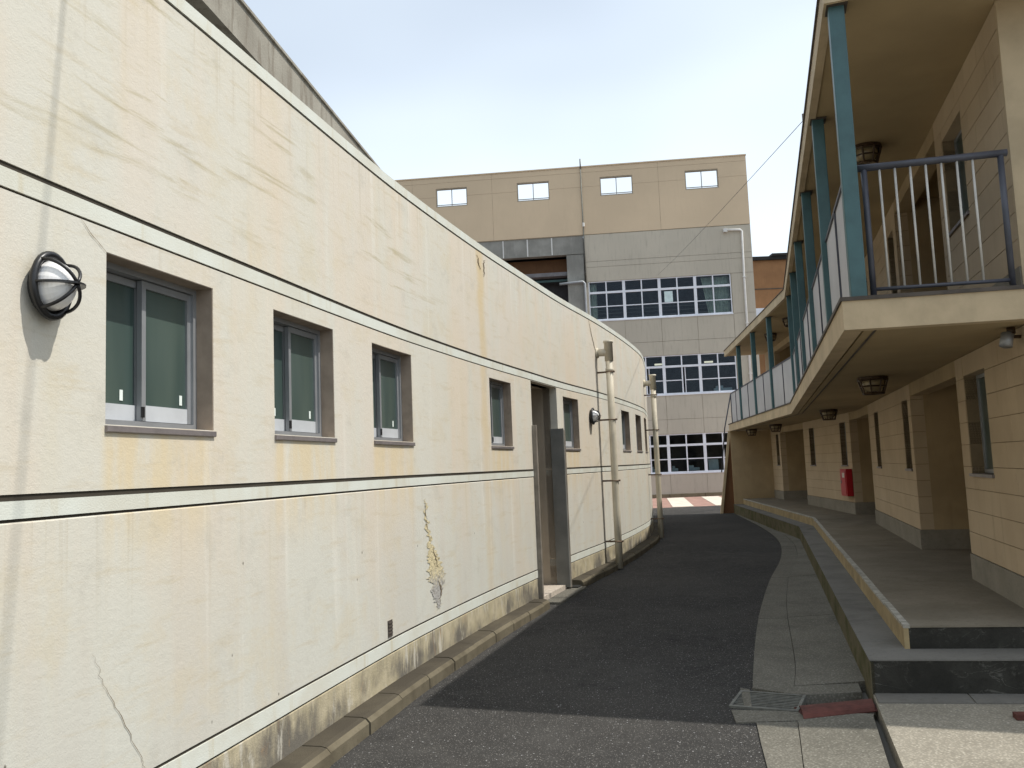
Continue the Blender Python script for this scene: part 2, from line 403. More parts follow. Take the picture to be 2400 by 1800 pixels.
# ------------------------------------------------------------------ the curved wall line
U = 1.7/1.35
CP = [(-2.9, -4.2), (-1.93, .3), (-1.467, 2.42), (-1.14, 3.85), (-.79, 5.33), (-.50, 6.38), (-.175, 7.46), (.157, 8.48), (.58, 9.75), (1.11, 11.2), (1.58, 12.6), (1.95, 13.8), (2.28, 15.0), (2.52, 16.2), (2.72, 17.4), (2.84, 18.8), (2.80, 20.3), (2.5, 21.8), (1.9, 23.2), (1.0, 24.4)]
CP = [Vector((a*U, b*U)) for a, b in CP]
def spl(P, n=24):
    P = [2*P[0]-P[1]] + P + [2*P[-1]-P[-2]]; out = []
    for i in range(1, len(P)-2):
        a, b, c, d = P[i-1:i+3]
        for k in range(n):
            t = k/n; out.append(.5*((2*b) + (c-a)*t + (2*a-5*b+4*c-d)*t*t + (3*b-a-3*c+d)*t**3))
    out.append(P[-2]); return out
WC = spl(CP); SS = [0.]
for a, b in zip(WC, WC[1:]): SS.append(SS[-1] + (b-a).length)
i0 = min(range(len(WC)), key=lambda i: abs(WC[i].y)); s00 = SS[i0]; SS = [s-s00 for s in SS]
SMIN, SMAX = SS[0], SS[-1]
import bisect
def W(s, off=0., z=0.):
    s = max(SMIN, min(SMAX-1e-6, s)); i = max(0, min(len(SS)-2, bisect.bisect_right(SS, s)-1))
    t = (s-SS[i])/(SS[i+1]-SS[i]); p = WC[i].lerp(WC[i+1], t)
    t0 = (WC[min(i+1, len(WC)-1)]-WC[max(i-1, 0)]).normalized(); t1 = (WC[min(i+2, len(WC)-1)]-WC[i]).normalized()
    T = t0.lerp(t1, t).normalized()
    return Vector((p.x + T.y*off, p.y - T.x*off, z))
def wdir(s):
    T = (W(s+.05)-W(s-.05)).normalized(); return T, Vector((T.y, -T.x, 0))
def wbox(mb, s0, s1, o0, o1, z0, z1):
    mb.hexa([W(s0, o0, z0), W(s0, o1, z0), W(s1, o1, z0), W(s1, o0, z0), W(s0, o0, z1), W(s0, o1, z1), W(s1, o1, z1), W(s1, o0, z1)])

DOOR = (11.13, 12.34, .09, 2.795)
OPEN = [(a, b, WZ0, WZ1) for a, b in WINS] + [DOOR]
def strip(name, mat, z0, z1, off, parent, opens=(), thick=.20, lip=0., ss0=SMIN, ss1=SMAX):
    op = [q for q in opens if q[2] < z1 and q[3] > z0]
    S = {ss0, ss1} | {x for q in op for x in q[:2]}
    x = ss0
    while x < ss1: S.add(x); x += .3
    S = sorted(S); S = [a for i, a in enumerate(S) if i == 0 or a-S[i-1] > 1e-4]
    Z = sorted({z0, z1} | {z for q in op for z in q[2:] if z0 < z < z1})
    def solid(i, j):
        if not (0 <= i < len(S)-1 and 0 <= j < len(Z)-1): return False
        a = (S[i]+S[i+1])/2; z = (Z[j]+Z[j+1])/2
        return not any(q[0] < a < q[1] and q[2] < z < q[3] for q in op)
    m = MB()
    for i in range(len(S)-1):
        for j in range(len(Z)-1):
            if not solid(i, j): continue
            a, b, c, d = S[i], S[i+1], Z[j], Z[j+1]
            dd = d-lip if (lip and j == len(Z)-2) else d
            m.quad(W(a, off, c), W(b, off, c), W(b, off, dd), W(a, off, dd), [(a, c), (b, c), (b, dd), (a, dd)])
            m.f[-1] = m.f[-1]
            if dd != d: m.quad(W(a, off, dd), W(b, off, dd), W(b, off-lip, d), W(a, off-lip, d), [(a, dd), (b, dd), (b, d), (a, d)])
            k = off-thick
            if not solid(i, j+1): m.quad(W(a, off-(lip if dd != d else 0), d), W(b, off-(lip if dd != d else 0), d), W(b, k, d), W(a, k, d), [(a, d), (b, d), (b, d), (a, d)])
            if not solid(i, j-1): m.quad(W(a, k, c), W(b, k, c), W(b, off, c), W(a, off, c), [(a, c), (b, c), (b, c), (a, c)])
            if not solid(i-1, j): m.quad(W(a, k, c), W(a, off, c), W(a, off, d), W(a, k, d), [(a, c), (a, c), (a, d), (a, d)])
            if not solid(i+1, j): m.quad(W(b, off, c), W(b, k, c), W(b, k, d), W(b, off, d), [(b, c), (b, c), (b, d), (b, d)])
    return m.build(name, mat, parent, uv=True)

# ================================================================== SETTING
g = MB(); g.quad((-1500, -1500, -.06), (1500, -1500, -.06), (1500, 1500, -.06), (-1500, 1500, -.06))
g.build('ground', 'soil', kind='structure')

# right-hand building line: A -> K -> E
A = Vector((2.40, 6.10)); K = Vector((5.75, 17.75)); Ee = Vector((6.87, 27.45))
d1 = (K-A).normalized(); d2 = (Ee-K).normalized(); n1 = Vector((d1.y, -d1.x)); n2 = Vector((d2.y, -d2.x)); L1 = (K-A).length; L2 = (Ee-K).length
mit = (n1+n2)/(1+n1.dot(n2))
def B(a, o, z=0., near=False):
    if near: a = a + .11*o
    if abs(a-L1) < 1e-4: p = K + mit*o
    elif a < L1: p = A + d1*a + n1*o
    else: p = K + d2*(a-L1) + n2*o
    return Vector((p.x, p.y, z))
def bbox_(mb, a0, a1, o0, o1, z0, z1, near=False):
    if a0 < L1-1e-3 and a1 > L1+1e-3:
        bbox_(mb, a0, L1, o0, o1, z0, z1, near); bbox_(mb, L1, a1, o0, o1, z0, z1); return
    mb.hexa([B(a0, o0, z0, near), B(a0, o1, z0, near), B(a1, o1, z0), B(a1, o0, z0), B(a0, o0, z1, near), B(a0, o1, z1, near), B(a1, o1, z1), B(a1, o0, z1)])

# road: left edge under the kerb, right edge along the gutter
ASPH = [(-1.2, -6.), (.55, 1.5), (1.17, 4.2), (1.45, 5.55), (1.679, 6.509), (2.462, 9.148), (3.42, 12.0), (4.46, 14.841), (5.31, 17.75), (5.95, 21.04), (6.64, 25.9), (7.3, 30.6), (7.6, 32.6)]
ASPH = spl([Vector(p) for p in ASPH], 12)
def xat(L, y):
    for a, b in zip(L, L[1:]):
        if a.y <= y <= b.y: return a.x + (b.x-a.x)*(y-a.y)/(b.y-a.y)
    return L[0].x if y < L[0].y else L[-1].x
LEFT = [Vector((W(s, .1).x, W(s, .1).y)) for s in [SMIN + k*.4 for k in range(int((24.5-SMIN)/.4))]] + [Vector((3.5, 32.6))]
def sheet(name, xl, xr_, y0, y1, z, mat, dy=.4, nx=6):
    m = MB(); n = max(1, int((y1-y0)/dy)); ys = [y0+(y1-y0)*k/n for k in range(n+1)]
    for a, b in zip(ys, ys[1:]):
        for k in range(nx):
            def q(y, t): l, r = xl(y), xr_(y); return (l+(r-l)*t, y, z)
            m.quad(q(a, k/nx), q(a, (k+1)/nx), q(b, (k+1)/nx), q(b, k/nx))
    return m.build(name, mat, kind='structure')
sheet('road', lambda y: xat(LEFT, y), lambda y: xat(ASPH, y), -5., 32.4, 0., 'asphalt')

# plaza beyond the road with slanted paving strips
pz = MB(); pz.quad((-6, 32.4, -.002), (24, 32.4, -.002), (24, 43.9, -.002), (-6, 43.9, -.002))
plaza = pz.build('plaza_pavement', 'redtile', kind='structure')
for k in range(9):
    x0 = 2.6 + k*1.62; m = MB(); zt = .012
    m.hexa([(x0, 32.5, -.03), (x0+.8, 32.5, -.03), (x0+2.0, 40.6, -.03), (x0+1.2, 40.6, -.03), (x0, 32.5, zt), (x0+.8, 32.5, zt), (x0+2.0, 40.6, zt), (x0+1.2, 40.6, zt)])
    m.build('paving_strip', 'creamtile', plaza)
for k in range(6):
    m = MB(); m.box((2.2+k*1.7, 41.2, -.02), (2.2+k*1.7+1.68, 41.45, .17)); m.build('plaza_kerb_stone', 'kerb', plaza, bevel=.015)

# left kerb, single stones
kerb = root('kerb', W(6), None, None, kind='structure')
def kerbrun(s0, s1, step):
    s = s0
    while s < s1-.05:
        e = min(s+step, s1); j = random.uniform(-.006, .006); h = .112 + random.uniform(-.004, .004); m = MB()
        n = 3
        for q in range(n):
            a = s+.006+(e-s-.012)*q/n; b = s+.006+(e-s-.012)*(q+1)/n
            P = [(-.05, -.05), (.19+j, -.05), (.19+j, h-.035), (.165+j, h-.008), (.13+j, h), (-.05, h+.002)]
            for u, v in zip(P, P[1:]+P[:1]):
                m.quad(W(a, u[0], u[1]), W(b, u[0], u[1]), W(b, v[0], v[1]), W(a, v[0], v[1]))
            if q == 0: i = len(m.v); m.v += [tuple(W(a, *u)) for u in P]; m.f.append(tuple(range(i, i+6))); m.uv.append([(0, 0)]*6)
            if q == n-1: i = len(m.v); m.v += [tuple(W(b, *u)) for u in P]; m.f.append(tuple(reversed(range(i, i+6)))); m.uv.append([(0, 0)]*6)
        m.build('kerb_stone', 'kerb', kerb); s = e
kerbrun(-4.6, 10.93, .588); kerbrun(12.62, 24.0, .6)

# gutter between asphalt and the step, cast in pieces
INN = spl([Vector(p) for p in [(.75, 1.), (1.35, 4.2), (1.72, 5.6), (1.955, 6.42), (2.25, 7.3), (3.0, 9.9), (3.82, 12.4), (4.85, 15.187), (5.62, 18.0), (6.25, 21.5), (6.95, 26.5), (7.4, 30.)]], 12)
STEPX = [A - d1*7, A, K, Ee, Ee + d2*4]
gut = root('gutter', (2.2, 8, 0), None, None, kind='structure')
def gpiece(y0, y1, fx=None):
    n = max(2, int((y1-y0)/.35)); ys = [y0+.008+(y1-y0-.016)*k/n for k in range(n+1)]; m = MB()
    for a, b in zip(ys, ys[1:]):
        for X0, X1, z0, z1 in ((lambda y: xat(ASPH, y)-.0, lambda y: xat(INN, y)-.002, .010, .004), (lambda y: xat(INN, y)+.002, lambda y: (fx(y) if fx else xat(STEPX, y)+.03), .012, .026)):
            P = [(X0(a), a), (X1(a), a), (X1(b), b), (X0(b), b)]
            zz = [z0, z1, z1, z0]
            m.hexa([(p[0], p[1], -.1) for p in P] + [(p[0], p[1], z) for p, z in zip(P, zz)])
    m.build('gutter_slab', 'gutter', gut)
def gapx(y): return 2.375 + (y-6.05)*(1.988-2.375)/(4.84-6.05) - .03
gpiece(.8, 3.3, gapx); gpiece(3.3, 5.72, gapx)
gpiece(6.55, 9.3); gpiece(9.3, 12.4); gpiece(12.4, 15.2); gpiece(15.2, 17.8); gpiece(17.8, 22.); gpiece(22., 26.5)
m = MB()
for a, b in ((5.715, 5.95), (5.95, 6.25), (6.25, 6.555)):
    m.quad((xat(ASPH, a), a, -.09), (xat(STEPX, a), a, -.09), (xat(STEPX, b), b, -.09), (xat(ASPH, b), b, -.09))
m.build('gutter_trench', 'pit', gut)
# collar of concrete round the grate and plate
m = MB()
def flat(P, z, t=.1): m.hexa([(x, y, z-t) for x, y in P] + [(x, y, z) for x, y in P])
flat([(1.36, 5.73), (2.24, 5.73), (2.28, 5.80), (1.40, 6.02)], .009)
flat([(1.50, 6.06), (1.545, 6.03), (1.655, 6.50), (1.60, 6.55)], .014, .1)
flat([(1.68, 6.53), (1.97, 6.28), (2.40, 6.30), (2.47, 6.54)], .016)
m.build('gutter_collar', 'gutter', gut)

# apron slab in front of the steps
m = MB(); ap = [(2.41, 6.13), (1.977, 4.693), (.85, 1.0), (9.0, .2), (9., 5.4)]
i = len(m.v)
pts = [(2.41, 6.13), (1.977, 4.693), (.85, 1.0), (9.0, .2), (9.0, 5.1)]
m.v = [(x, y, -.10) for x, y in pts] + [(x, y, .05) for x, y in pts]
n = 5
m.f = [tuple(range(n, 2*n))] + [(k, (k+1) % n, n+(k+1) % n, n+k) for k in range(n)]
m.uv = [[(0, 0)]*len(f) for f in m.f]
m.build('apron', 'apron', kind='structure')
m = MB(); f0 = B(0, .0, .054, True)
for k in range(6):
    o0, o1 = .01+k*.6, .6+k*.6; jit = random.uniform(-.012, .012)
    m.hexa([B(-.235+jit, o0, .0, True), B(-.235+jit, o1, .0, True), B(.05, o1, .0, True), B(.05, o0, .0, True), B(-.235+jit, o0, .058, True), B(-.235+jit, o1, .058, True), B(.05, o1, .058, True), B(.05, o0, .058, True)])
m.build('step_footing', 'step', kind='structure')

# ================================================================== CURVED BUILDING (left)
cb = root('curved_building', W(8, -2), 'low cream stucco building with curved wall and pale bands along the road', 'building')
for u, v in ((SMIN, DOOR[0]), (DOOR[1], SMAX)):      # the doorway cuts these courses in two
    strip('plinth', 'plinth', 0., .339, .0, cb, lip=.012, ss0=u, ss1=v)
    strip('base_band', 'band', .345, .432, .004, cb, ss0=u, ss1=v)
    strip('lower_wall', 'stucco', .448, 1.582, .0, cb, lip=.012, ss0=u, ss1=v)
    strip('lower_band', 'band', 1.588, 1.653, .003, cb, ss0=u, ss1=v)
strip('middle_wall', 'stucco', 1.677, 2.798, .0, cb, OPEN)
strip('upper_band', 'band', 2.808, 2.882, .003, cb, OPEN)
strip('upper_wall', 'stucco', 2.905, 4.053, .0, cb, OPEN)
strip('coping', 'band', 4.064, 4.140, .008, cb, (), .36)
strip('groove_backing', 'groove', .0, 4.10, -.006, cb, [(a-.002, b+.002, c-.002, d+.002) for a, b, c, d in OPEN], .10)
# flat roof deck behind the coping
m = MB(); s = SMIN
while s < SMAX-.4:
    m.quad(W(s, -.3, 3.9), W(s+.4, -.3, 3.9), Vector((-9, W(s+.4).y, 3.9)), Vector((-9, W(s).y, 3.9))); s += .4
m.build('roof_deck', 'roofing', cb)
# body behind (keeps light out of the windows)
for k, (a, b) in enumerate(WINS):
    T, N = wdir((a+b)/2)
    fr = MB(); w = .032
    o0, o1 = -.20, -.095
    for q in ((a, a+w, WZ0, WZ1), (b-w, b, WZ0, WZ1), (a+w, b-w, WZ1-w, WZ1), (a+w, b-w, WZ0, WZ0+w)):
        wbox(fr, q[0], q[1], o0, o1, q[2], q[3])
    win = fr.build('window', 'alu', cb)
    c = (a+b)/2
    for side, (u, v, oo) in enumerate(((a+w, c+.018, -.172), (c-.018, b-w, -.138))):
        sm = MB(); z0, z1 = WZ0+w+.004, WZ1-w-.004; st = .030; rail = .075
        for q in ((u, u+st, z0, z1), (v-st, v, z0, z1), (u+st, v-st, z1-.034, z1)):
            wbox(sm, q[0], q[1], oo, oo+.028, q[2], q[3])
        sm.build('sash', 'alu', win)
        sm = MB(); wbox(sm, u+st, v-st, oo, oo+.026, z0, z0+rail); sm.build('bottom_rail', 'alu_lit', win)
        pm = MB(); wbox(pm, u+st, v-st, oo+.010, oo+.016, z0+rail, z1-.034); pm.build('pane', 'frost', win)
        if k < 3:
            tm = MB(); x = (u+v)/2 + (.06 if side == 0 else .11) - .02*k
            wbox(tm, x, x+.022, oo+.018, oo+.0195, z0+rail+.018, z0+rail+.068); tm.build('sticker', 'sticker', win)
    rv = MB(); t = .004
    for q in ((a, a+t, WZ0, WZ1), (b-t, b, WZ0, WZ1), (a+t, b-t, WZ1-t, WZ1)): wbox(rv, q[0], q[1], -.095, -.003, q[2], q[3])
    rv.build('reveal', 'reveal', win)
    lm = MB(); wbox(lm, c-.026, c-.008, -.109, -.100, WZ0+w+.02, WZ0+w+.07); lm.build('latch', 'black', win)
    sm = MB(); e = .004
    P = [(-.10, WZ0+.006), (.014, WZ0-.006), (.014, WZ0-.030), (.008, WZ0-.034), (-.10, WZ0-.030)]
    i = 0; sm.v = [tuple(W(a-e, *p)) for p in P] + [tuple(W(b+e, *p)) for p in P]
    sm.f = [tuple(range(5)), tuple(reversed(range(5, 10)))] + [(j, 5+j, 5+(j+1) % 5, (j+1) % 5) for j in range(5)]
    sm.uv = [[(0, 0)]*len(f) for f in sm.f]; sm.build('sill', 'sill', win)
    bm_ = MB(); bm_.quad(W(a-.05, -.22, WZ0-.05), W(b+.05, -.22, WZ0-.05), W(b+.05, -.22, WZ1+.05), W(a-.05, -.22, WZ1+.05)); bm_.build('back_panel', 'dim', win)
# doorway recess
dm = MB(); a, b, z0, z1 = DOOR; dp = -1.15
al = MB()
al.quad(W(a, -.1, z0), W(a, -.1, z1), W(a, dp, z1), W(a, dp, z0)); al.quad(W(b, -.1, z0), W(b, dp, z0), W(b, dp, z1), W(b, -.1, z1))
al.quad(W(a, dp, z0), W(a, dp, z1), W(b, dp, z1), W(b, dp, z0)); al.quad(W(a, -.1, z1), W(b, -.1, z1), W(b, dp, z1), W(a, dp, z1))
dw = al.build('doorway', 'alcove', cb)
th = MB(); wbox(th, a, b, dp, .02, -.02, z0); th.build('threshold', 'tile', dw)
st = MB(); wbox(st, a+.09, b+.25, .02, .24, -.02, .035); st.build('door_step', 'gutter', dw, bevel=.01)
for x, wd, oo in ((a-.03, .05, .055), (a+.05, .04, .03)):
    p = MB(); wbox(p, x, x+wd, -.06, oo, .06, 2.225); p.build('frame_post', 'steelpost', dw, bevel=.004)
p = MB(); wbox(p, b-.04, b-.005, -.10, .085, .06, 2.22); p.build('side_panel', 'steel', dw)
p = MB(); wbox(p, b-.005, b+.05, -.05, .09, .05, 2.20); p.build('frame_post', 'steelpost', dw, bevel=.004)
p = MB(); wbox(p, a+.3, b-.12, dp+.005, dp+.04, z0, 2.15); p.build('door_leaf', 'alcove', dw)
p = MB(); wbox(p, 12.40, 12.60, .01, .17, -.02, .05); p.build('drain_box', 'pit', dw)
# vent slot, cracks, peeled paint
p = MB(); wbox(p, 6.79, 6.875, -.02, .006, .462, .585); v = p.build('wall_vent', 'capdark', cb)
for zz in (.485, .51, .535, .56):
    p = MB(); wbox(p, 6.795, 6.87, .005, .011, zz, zz+.01); p.build('vent_slat', 'capdark', v)
def ribbon(name, mat, pts, jag=.012, sub=5, off=.004):
    m = MB(); L = []
    for (s0, z0, w0), (s1, z1, w1) in zip(pts, pts[1:]):
        for k in range(sub):
            t = k/sub; L.append((s0+(s1-s0)*t + random.uniform(-jag, jag)*.5, z0+(z1-z0)*t, (w0+(w1-w0)*t)*random.uniform(.65, 1.25), (w0+(w1-w0)*t)*random.uniform(.65, 1.25)))
    L.append((pts[-1][0], pts[-1][1], pts[-1][2], pts[-1][2]))
    for p, q in zip(L, L[1:]):
        a = [(p[0]-p[2], p[1]), (p[0]+p[3], p[1]), (q[0]+q[3], q[1]), (q[0]-q[2], q[1])]
        m.quad(*[W(x, off, z) for x, z in a], a)
    return m.build(name, mat, cb, uv=True)
ribbon('peeled_paint', 'peel', [(7.64, 1.47, .004), (7.655, 1.40, .025), (7.68, 1.30, .02), (7.70, 1.22, .035), (7.73, 1.12, .03), (7.76, 1.03, .07), (7.81, .95, .12), (7.86, .87, .15), (7.89, .79, .20), (7.90, .71, .16), (7.875, .63, .11), (7.86, .57, .05), (7.89, .50, .03)], .09, 6)
ribbon('crack', 'crackm', [(7.63, 1.42, .003), (7.655, 1.33, .005), (7.69, 1.2, .003)], .03, 4, .007)
ribbon('crack', 'crackm', [(7.79, 1.04, .003), (7.84, .95, .010), (7.90, .86, .005)], .04, 5, .007)
ribbon('crack', 'crackm', [(7.90, .74, .004), (7.97, .68, .014), (7.96, .62, .012), (7.92, .54, .004)], .04, 4, .007)
ribbon('crack', 'crackm', [(3.62, 1.02, .0006), (3.66, .93, .0012), (3.74, .80, .0016), (3.83, .66, .002), (3.92, .52, .0016), (3.95, .45, .001)], .02, 6)
ribbon('crack', 'crackm', [(14.30, 4.05, .006), (14.42, 3.86, .012), (14.55, 3.7, .02), (14.68, 3.56, .012)], .03, 6)
ribbon('crack', 'crackm', [(9.33, 4.0, .006), (9.36, 3.93, .02), (9.40, 3.86, .006)], .05, 5)
ribbon('crack', 'crackm', [(9.56, 4.0, .004), (9.52, 3.92, .018), (9.55, 3.84, .01), (9.5, 3.80, .004)], .05, 5)
ribbon('crack', 'crackm', [(3.52, 2.80, .001), (3.60, 2.74, .003), (3.685, 2.69, .002)], .01, 4)

# wall lamps -------------------------------------------------------
def wall_lamp(s, z, label):
    T, N = wdir(s); c = W(s, 0, z); Zv = Vector((0, 0, 1))
    r = root('wall_lamp', c, label, 'lamp', 'bulkhead lamps on the curved wall')
    def P(t, n, h): return c + T*t*.74 + N*n*.76 + Zv*h*.95
    b = MB(); n = 24; prof = [(0, .0), (.105, .0), (.118, .02), (.118, .045), (.10, .06), (0, .06)]
    for (r0, h0), (r1, h1) in zip(prof, prof[1:]):
        for k in range(n):
            a0, a1 = 2*math.pi*k/n, 2*math.pi*(k+1)/n
            b.quad(P(r0*math.cos(a0), h0, r0*math.sin(a0)), P(r0*math.cos(a1), h0, r0*math.sin(a1)), P(r1*math.cos(a1), h1, r1*math.sin(a1)), P(r1*math.cos(a0), h1, r1*math.sin(a0)))
    b.build('back_plate', 'black', r, smooth=False)
    gb = MB(); R0 = .103; H0 = .125; nn = 10
    for j in range(nn):
        t0, t1 = math.pi/2*j/nn, math.pi/2*(j+1)/nn
        for k in range(n):
            a0, a1 = 2*math.pi*k/n, 2*math.pi*(k+1)/n
            q = lambda t, a: P(R0*math.cos(t)*math.cos(a), .055+H0*math.sin(t), R0*math.cos(t)*math.sin(a))
            gb.quad(q(t0, a0), q(t0, a1), q(t1, a1), q(t1, a0))
    o = gb.build('globe', 'globe', r, smooth=True)
    gd = MB(); ring = [P(.125*math.cos(2*math.pi*k/28), .055, .128*math.sin(2*math.pi*k/28)) for k in range(29)]
    gd.tube(ring, .015, 8, False)
    ang = (math.pi*.5, math.pi*.5 + 2.1, math.pi*.5 - 2.1)
    def arm(a, rr): return [P((.125*math.cos(t)+.004)*math.cos(a), .055+.15*math.sin(t), (.128*math.cos(t)+.004)*math.sin(a)) for t in [math.pi/2*j/10 for j in range(11)]]
    for a in (math.pi*.27, math.pi*.73, math.pi*1.27, math.pi*1.73): gd.tube(arm(a, 0), .0070, 7)
    gd.build('guard', 'black', r, smooth=True)
    fl = MB()
    for k in range(20):
        t0, t1 = math.pi*k/20, math.pi*(k+1)/20
        for zz0, zz1 in ((-.004, .004),):
            i_ = lambda t: (.112*math.cos(t), .055+.132*math.sin(t)); o_ = lambda t: (.135*math.cos(t), .055+.172*math.sin(t))
            fl.hexa([P(*o_(t0), zz0), P(*o_(t1), zz0), P(*i_(t1), zz0), P(*i_(t0), zz0), P(*o_(t0), zz1), P(*o_(t1), zz1), P(*i_(t1), zz1), P(*i_(t0), zz1)])
    fl.build('rain_flange', 'black', r)
wall_lamp(3.325, 2.47, 'large black caged bulkhead lamp beside the nearest window')
wall_lamp(14.14, 2.47, 'small-looking black caged bulkhead lamp near the first drainpipe')

# drainpipes -------------------------------------------------------
def drainpipe(s, off, ztop, label):
    r = root('drainpipe', W(s, off, 0), label, 'drainpipe', 'cream drainpipes on the curved wall')
    m = MB(); m.tube([W(s, off, .02), W(s, off, .9), W(s, off, 2.0), W(s, off, ztop-.1)], .058, 18); m.build('pipe', 'pipe', r, True)
    m = MB(); m.tube([W(s, off, ztop-.34), W(s, off, ztop-.04), W(s, off, ztop-.035), W(s, off, ztop)], .07, 18, True, [.071, .071, .082, .082]); m.build('pipe_head', 'pipe', r, True)
    m = MB(); m.tube([W(s, -.02, ztop-.19), W(s, off, ztop-.19)], .062, 16); m.tube([W(s, .0, ztop-.19), W(s, .03, ztop-.19)], .085, 16); m.build('inlet_stub', 'pipe', r, True)
    m = MB(); m.tube([W(s, off, ztop-.52), W(s, off, ztop-.46)], .066, 18); m.build('joint_sleeve', 'pipe', r, True)
    for z in (3.22, 2.43, 1.43, .45):
        m = MB(); wbox(m, s-.012, s+.012, -.02, off-.05, z-.014, z+.014)
        ring = [W(s, off, z) + Vector((math.cos(t)*.064, math.sin(t)*.064, 0)) for t in [2*math.pi*k/20 for k in range(21)]]
        m.tube(ring, .010, 6, False); wbox(m, s-.02, s+.02, off+.055, off+.085, z-.014, z+.014); m.build('bracket', 'bracket', r)
drainpipe(14.72, .21, 3.74, 'cream drainpipe with bracket rings standing right of the dark doorway')
drainpipe(20.15, .21, 3.68, 'cream drainpipe at the far rounded end of the curved wall')

# upper hall behind the curved building ----------------------------
F0 = Vector((-3.016, 9.56)); fd = Vector((.1215, .9926)); fn = Vector((fd.y, -fd.x))
def FP(t, o, z): p = F0 + fd*t + fn*o; return Vector((p.x, p.y, z))
hall = root('upper_hall', FP(0, -3, 0), 'taller hall with weathered grey concrete roof edge rising behind the curved building', 'building')
def fbox(mb, t0, t1, o0, o1, z0, z1): mb.hexa([FP(t0, o0, z0), FP(t0, o1, z0), FP(t1, o1, z0), FP(t1, o0, z0), FP(t0, o0, z1), FP(t0, o1, z1), FP(t1, o1, z1), FP(t1, o0, z1)])
m = MB(); fbox(m, -14, 13, -.25, 0, 6.78, 7.27); m.build('roof_edge', 'wornconc', hall)
m = MB(); fbox(m, -14, 13, -9, .03, 7.27, 7.31); m.build('roof', 'wornconc', hall)
m = MB(); fbox(m, -14, 12.9, -6, -.25, 6.82, 6.9); m.build('soffit', 'darkmetal', hall)
m = MB(); fbox(m, -14, 12.8, -6.2, -1.3, 3.6, 6.82); m.build('wall', 'darkmetal', hall)
for k in range(3):
    m = MB(); fbox(m, -14, 12.85, -.55-.22*k, -.50-.22*k, 6.66-.05*k, 6.82); m.build('soffit_rail', 'darkmetal', hall)

# ================================================================== BALCONY BUILDING (right)
bb = root('balcony_building', B(6, 2), 'two-storey cream block building with open walkways and teal posts', 'building')
OW = 1.27; LE = L1+L2
ZP, ZS = .45, .279
SB, ST_, RC = 2.59, 2.80, 5.03
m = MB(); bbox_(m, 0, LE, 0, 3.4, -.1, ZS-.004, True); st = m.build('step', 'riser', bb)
m = MB(); bbox_(m, .0, LE, -.004, .02, -.1, ZS-.008, True); m.build('step_side', 'mossy', bb)
m = MB(); bbox_(m, -.006, LE, -.008, 3.4, ZS-.004, ZS+.006, True); m.build('step_tread', 'step', bb)
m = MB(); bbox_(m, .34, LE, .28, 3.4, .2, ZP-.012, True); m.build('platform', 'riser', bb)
m = MB(); bbox_(m, .338, LE, .276, .31, .24, ZP-.016, True); m.build('platform_edge', 'yedge', bb)
m = MB(); bbox_(m, .333, LE, .32, 3.4, ZP-.014, ZP, True); m.build('platform_floor', 'platform', bb)
# chipped nosing in short pieces
a = .335
while a < LE-.3:
    e = min(a + random.uniform(.5, 1.1), LE); m = MB(); j = random.uniform(-.006, .005)
    if not (a < L1 < e): bbox_(m, a, e-.004, .272+j, .322, ZP-.018, ZP+.003+random.uniform(-.003, .002), a < .5)
    else: bbox_(m, a, e, .272, .322, ZP-.018, ZP+.003)
    m.build('nosing', 'chip', bb); a = e
# first-floor slab with fascia, dark cap and drip line
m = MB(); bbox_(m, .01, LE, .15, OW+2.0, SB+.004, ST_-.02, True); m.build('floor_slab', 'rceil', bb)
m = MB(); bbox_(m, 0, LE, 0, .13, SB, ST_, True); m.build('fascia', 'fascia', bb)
m = MB(); m.hexa([B(0, .13, SB, True), B(0, 3.3, SB, True), B(.12, 3.3, SB, True), B(.12, .13, SB, True), B(0, .13, ST_, True), B(0, 3.3, ST_, True), B(.12, 3.3, ST_, True), B(.12, .13, ST_, True)]); m.build('end_fascia', 'fascia', bb)
m = MB(); bbox_(m, -.012, LE+.01, -.014, .14, ST_, ST_+.028, True); m.build('slab_cap', 'capdark', bb)
m = MB(); m.hexa([B(-.012, .14, ST_, True), B(-.012, 3.3, ST_, True), B(.12, 3.3, ST_, True), B(.12, .14, ST_, True), B(-.012, .14, ST_+.028, True), B(-.012, 3.3, ST_+.028, True), B(.12, 3.3, ST_+.028, True), B(.12, .14, ST_+.028, True)]); m.build('slab_cap', 'capdark', bb)
m = MB(); bbox_(m, .1, LE, .215, .23, SB-.003, SB+.01, True); m.build('drip_strip', 'capdark', bb)
# roof
RA0 = -.02
def rbox(m, a0, a1, o0, o1, z0, z1):      # roof pieces: the near end runs slightly askew
    k = -.066
    m.hexa([B(a0+k*o0, o0, z0), B(a0+k*o1, o1, z0), B(L1, o1, z0), B(L1, o0, z0), B(a0+k*o0, o0, z1), B(a0+k*o1, o1, z1), B(L1, o1, z1), B(L1, o0, z1)]); bbox_(m, L1, a1, o0, o1, z0, z1)
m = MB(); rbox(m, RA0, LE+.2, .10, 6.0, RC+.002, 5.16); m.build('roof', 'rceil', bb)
m = MB(); rbox(m, RA0-.0, LE+.2, .03, .10, RC-.01, 5.2); m.build('roof_fascia', 'fascia', bb)
m = MB(); m.hexa([B(RA0-.03-.066*o, o, z) if e == 0 else B(RA0-.066*o, o, z) for z in (RC-.01, 5.2) for o, e in ((.03, 0), (6., 0), (6., 1), (.03, 1))]); m.build('end_roof_fascia', 'fascia', bb)
m = MB(); rbox(m, RA0-.03, LE+.2, .012, .06, 5.2, 5.215); m.build('roof_drip', 'capdark', bb)
m = MB(); rbox(m, RA0, LE+.2, .06, 6.0, 5.16, 5.19); m.build('roof_sheet', 'roofing', bb)
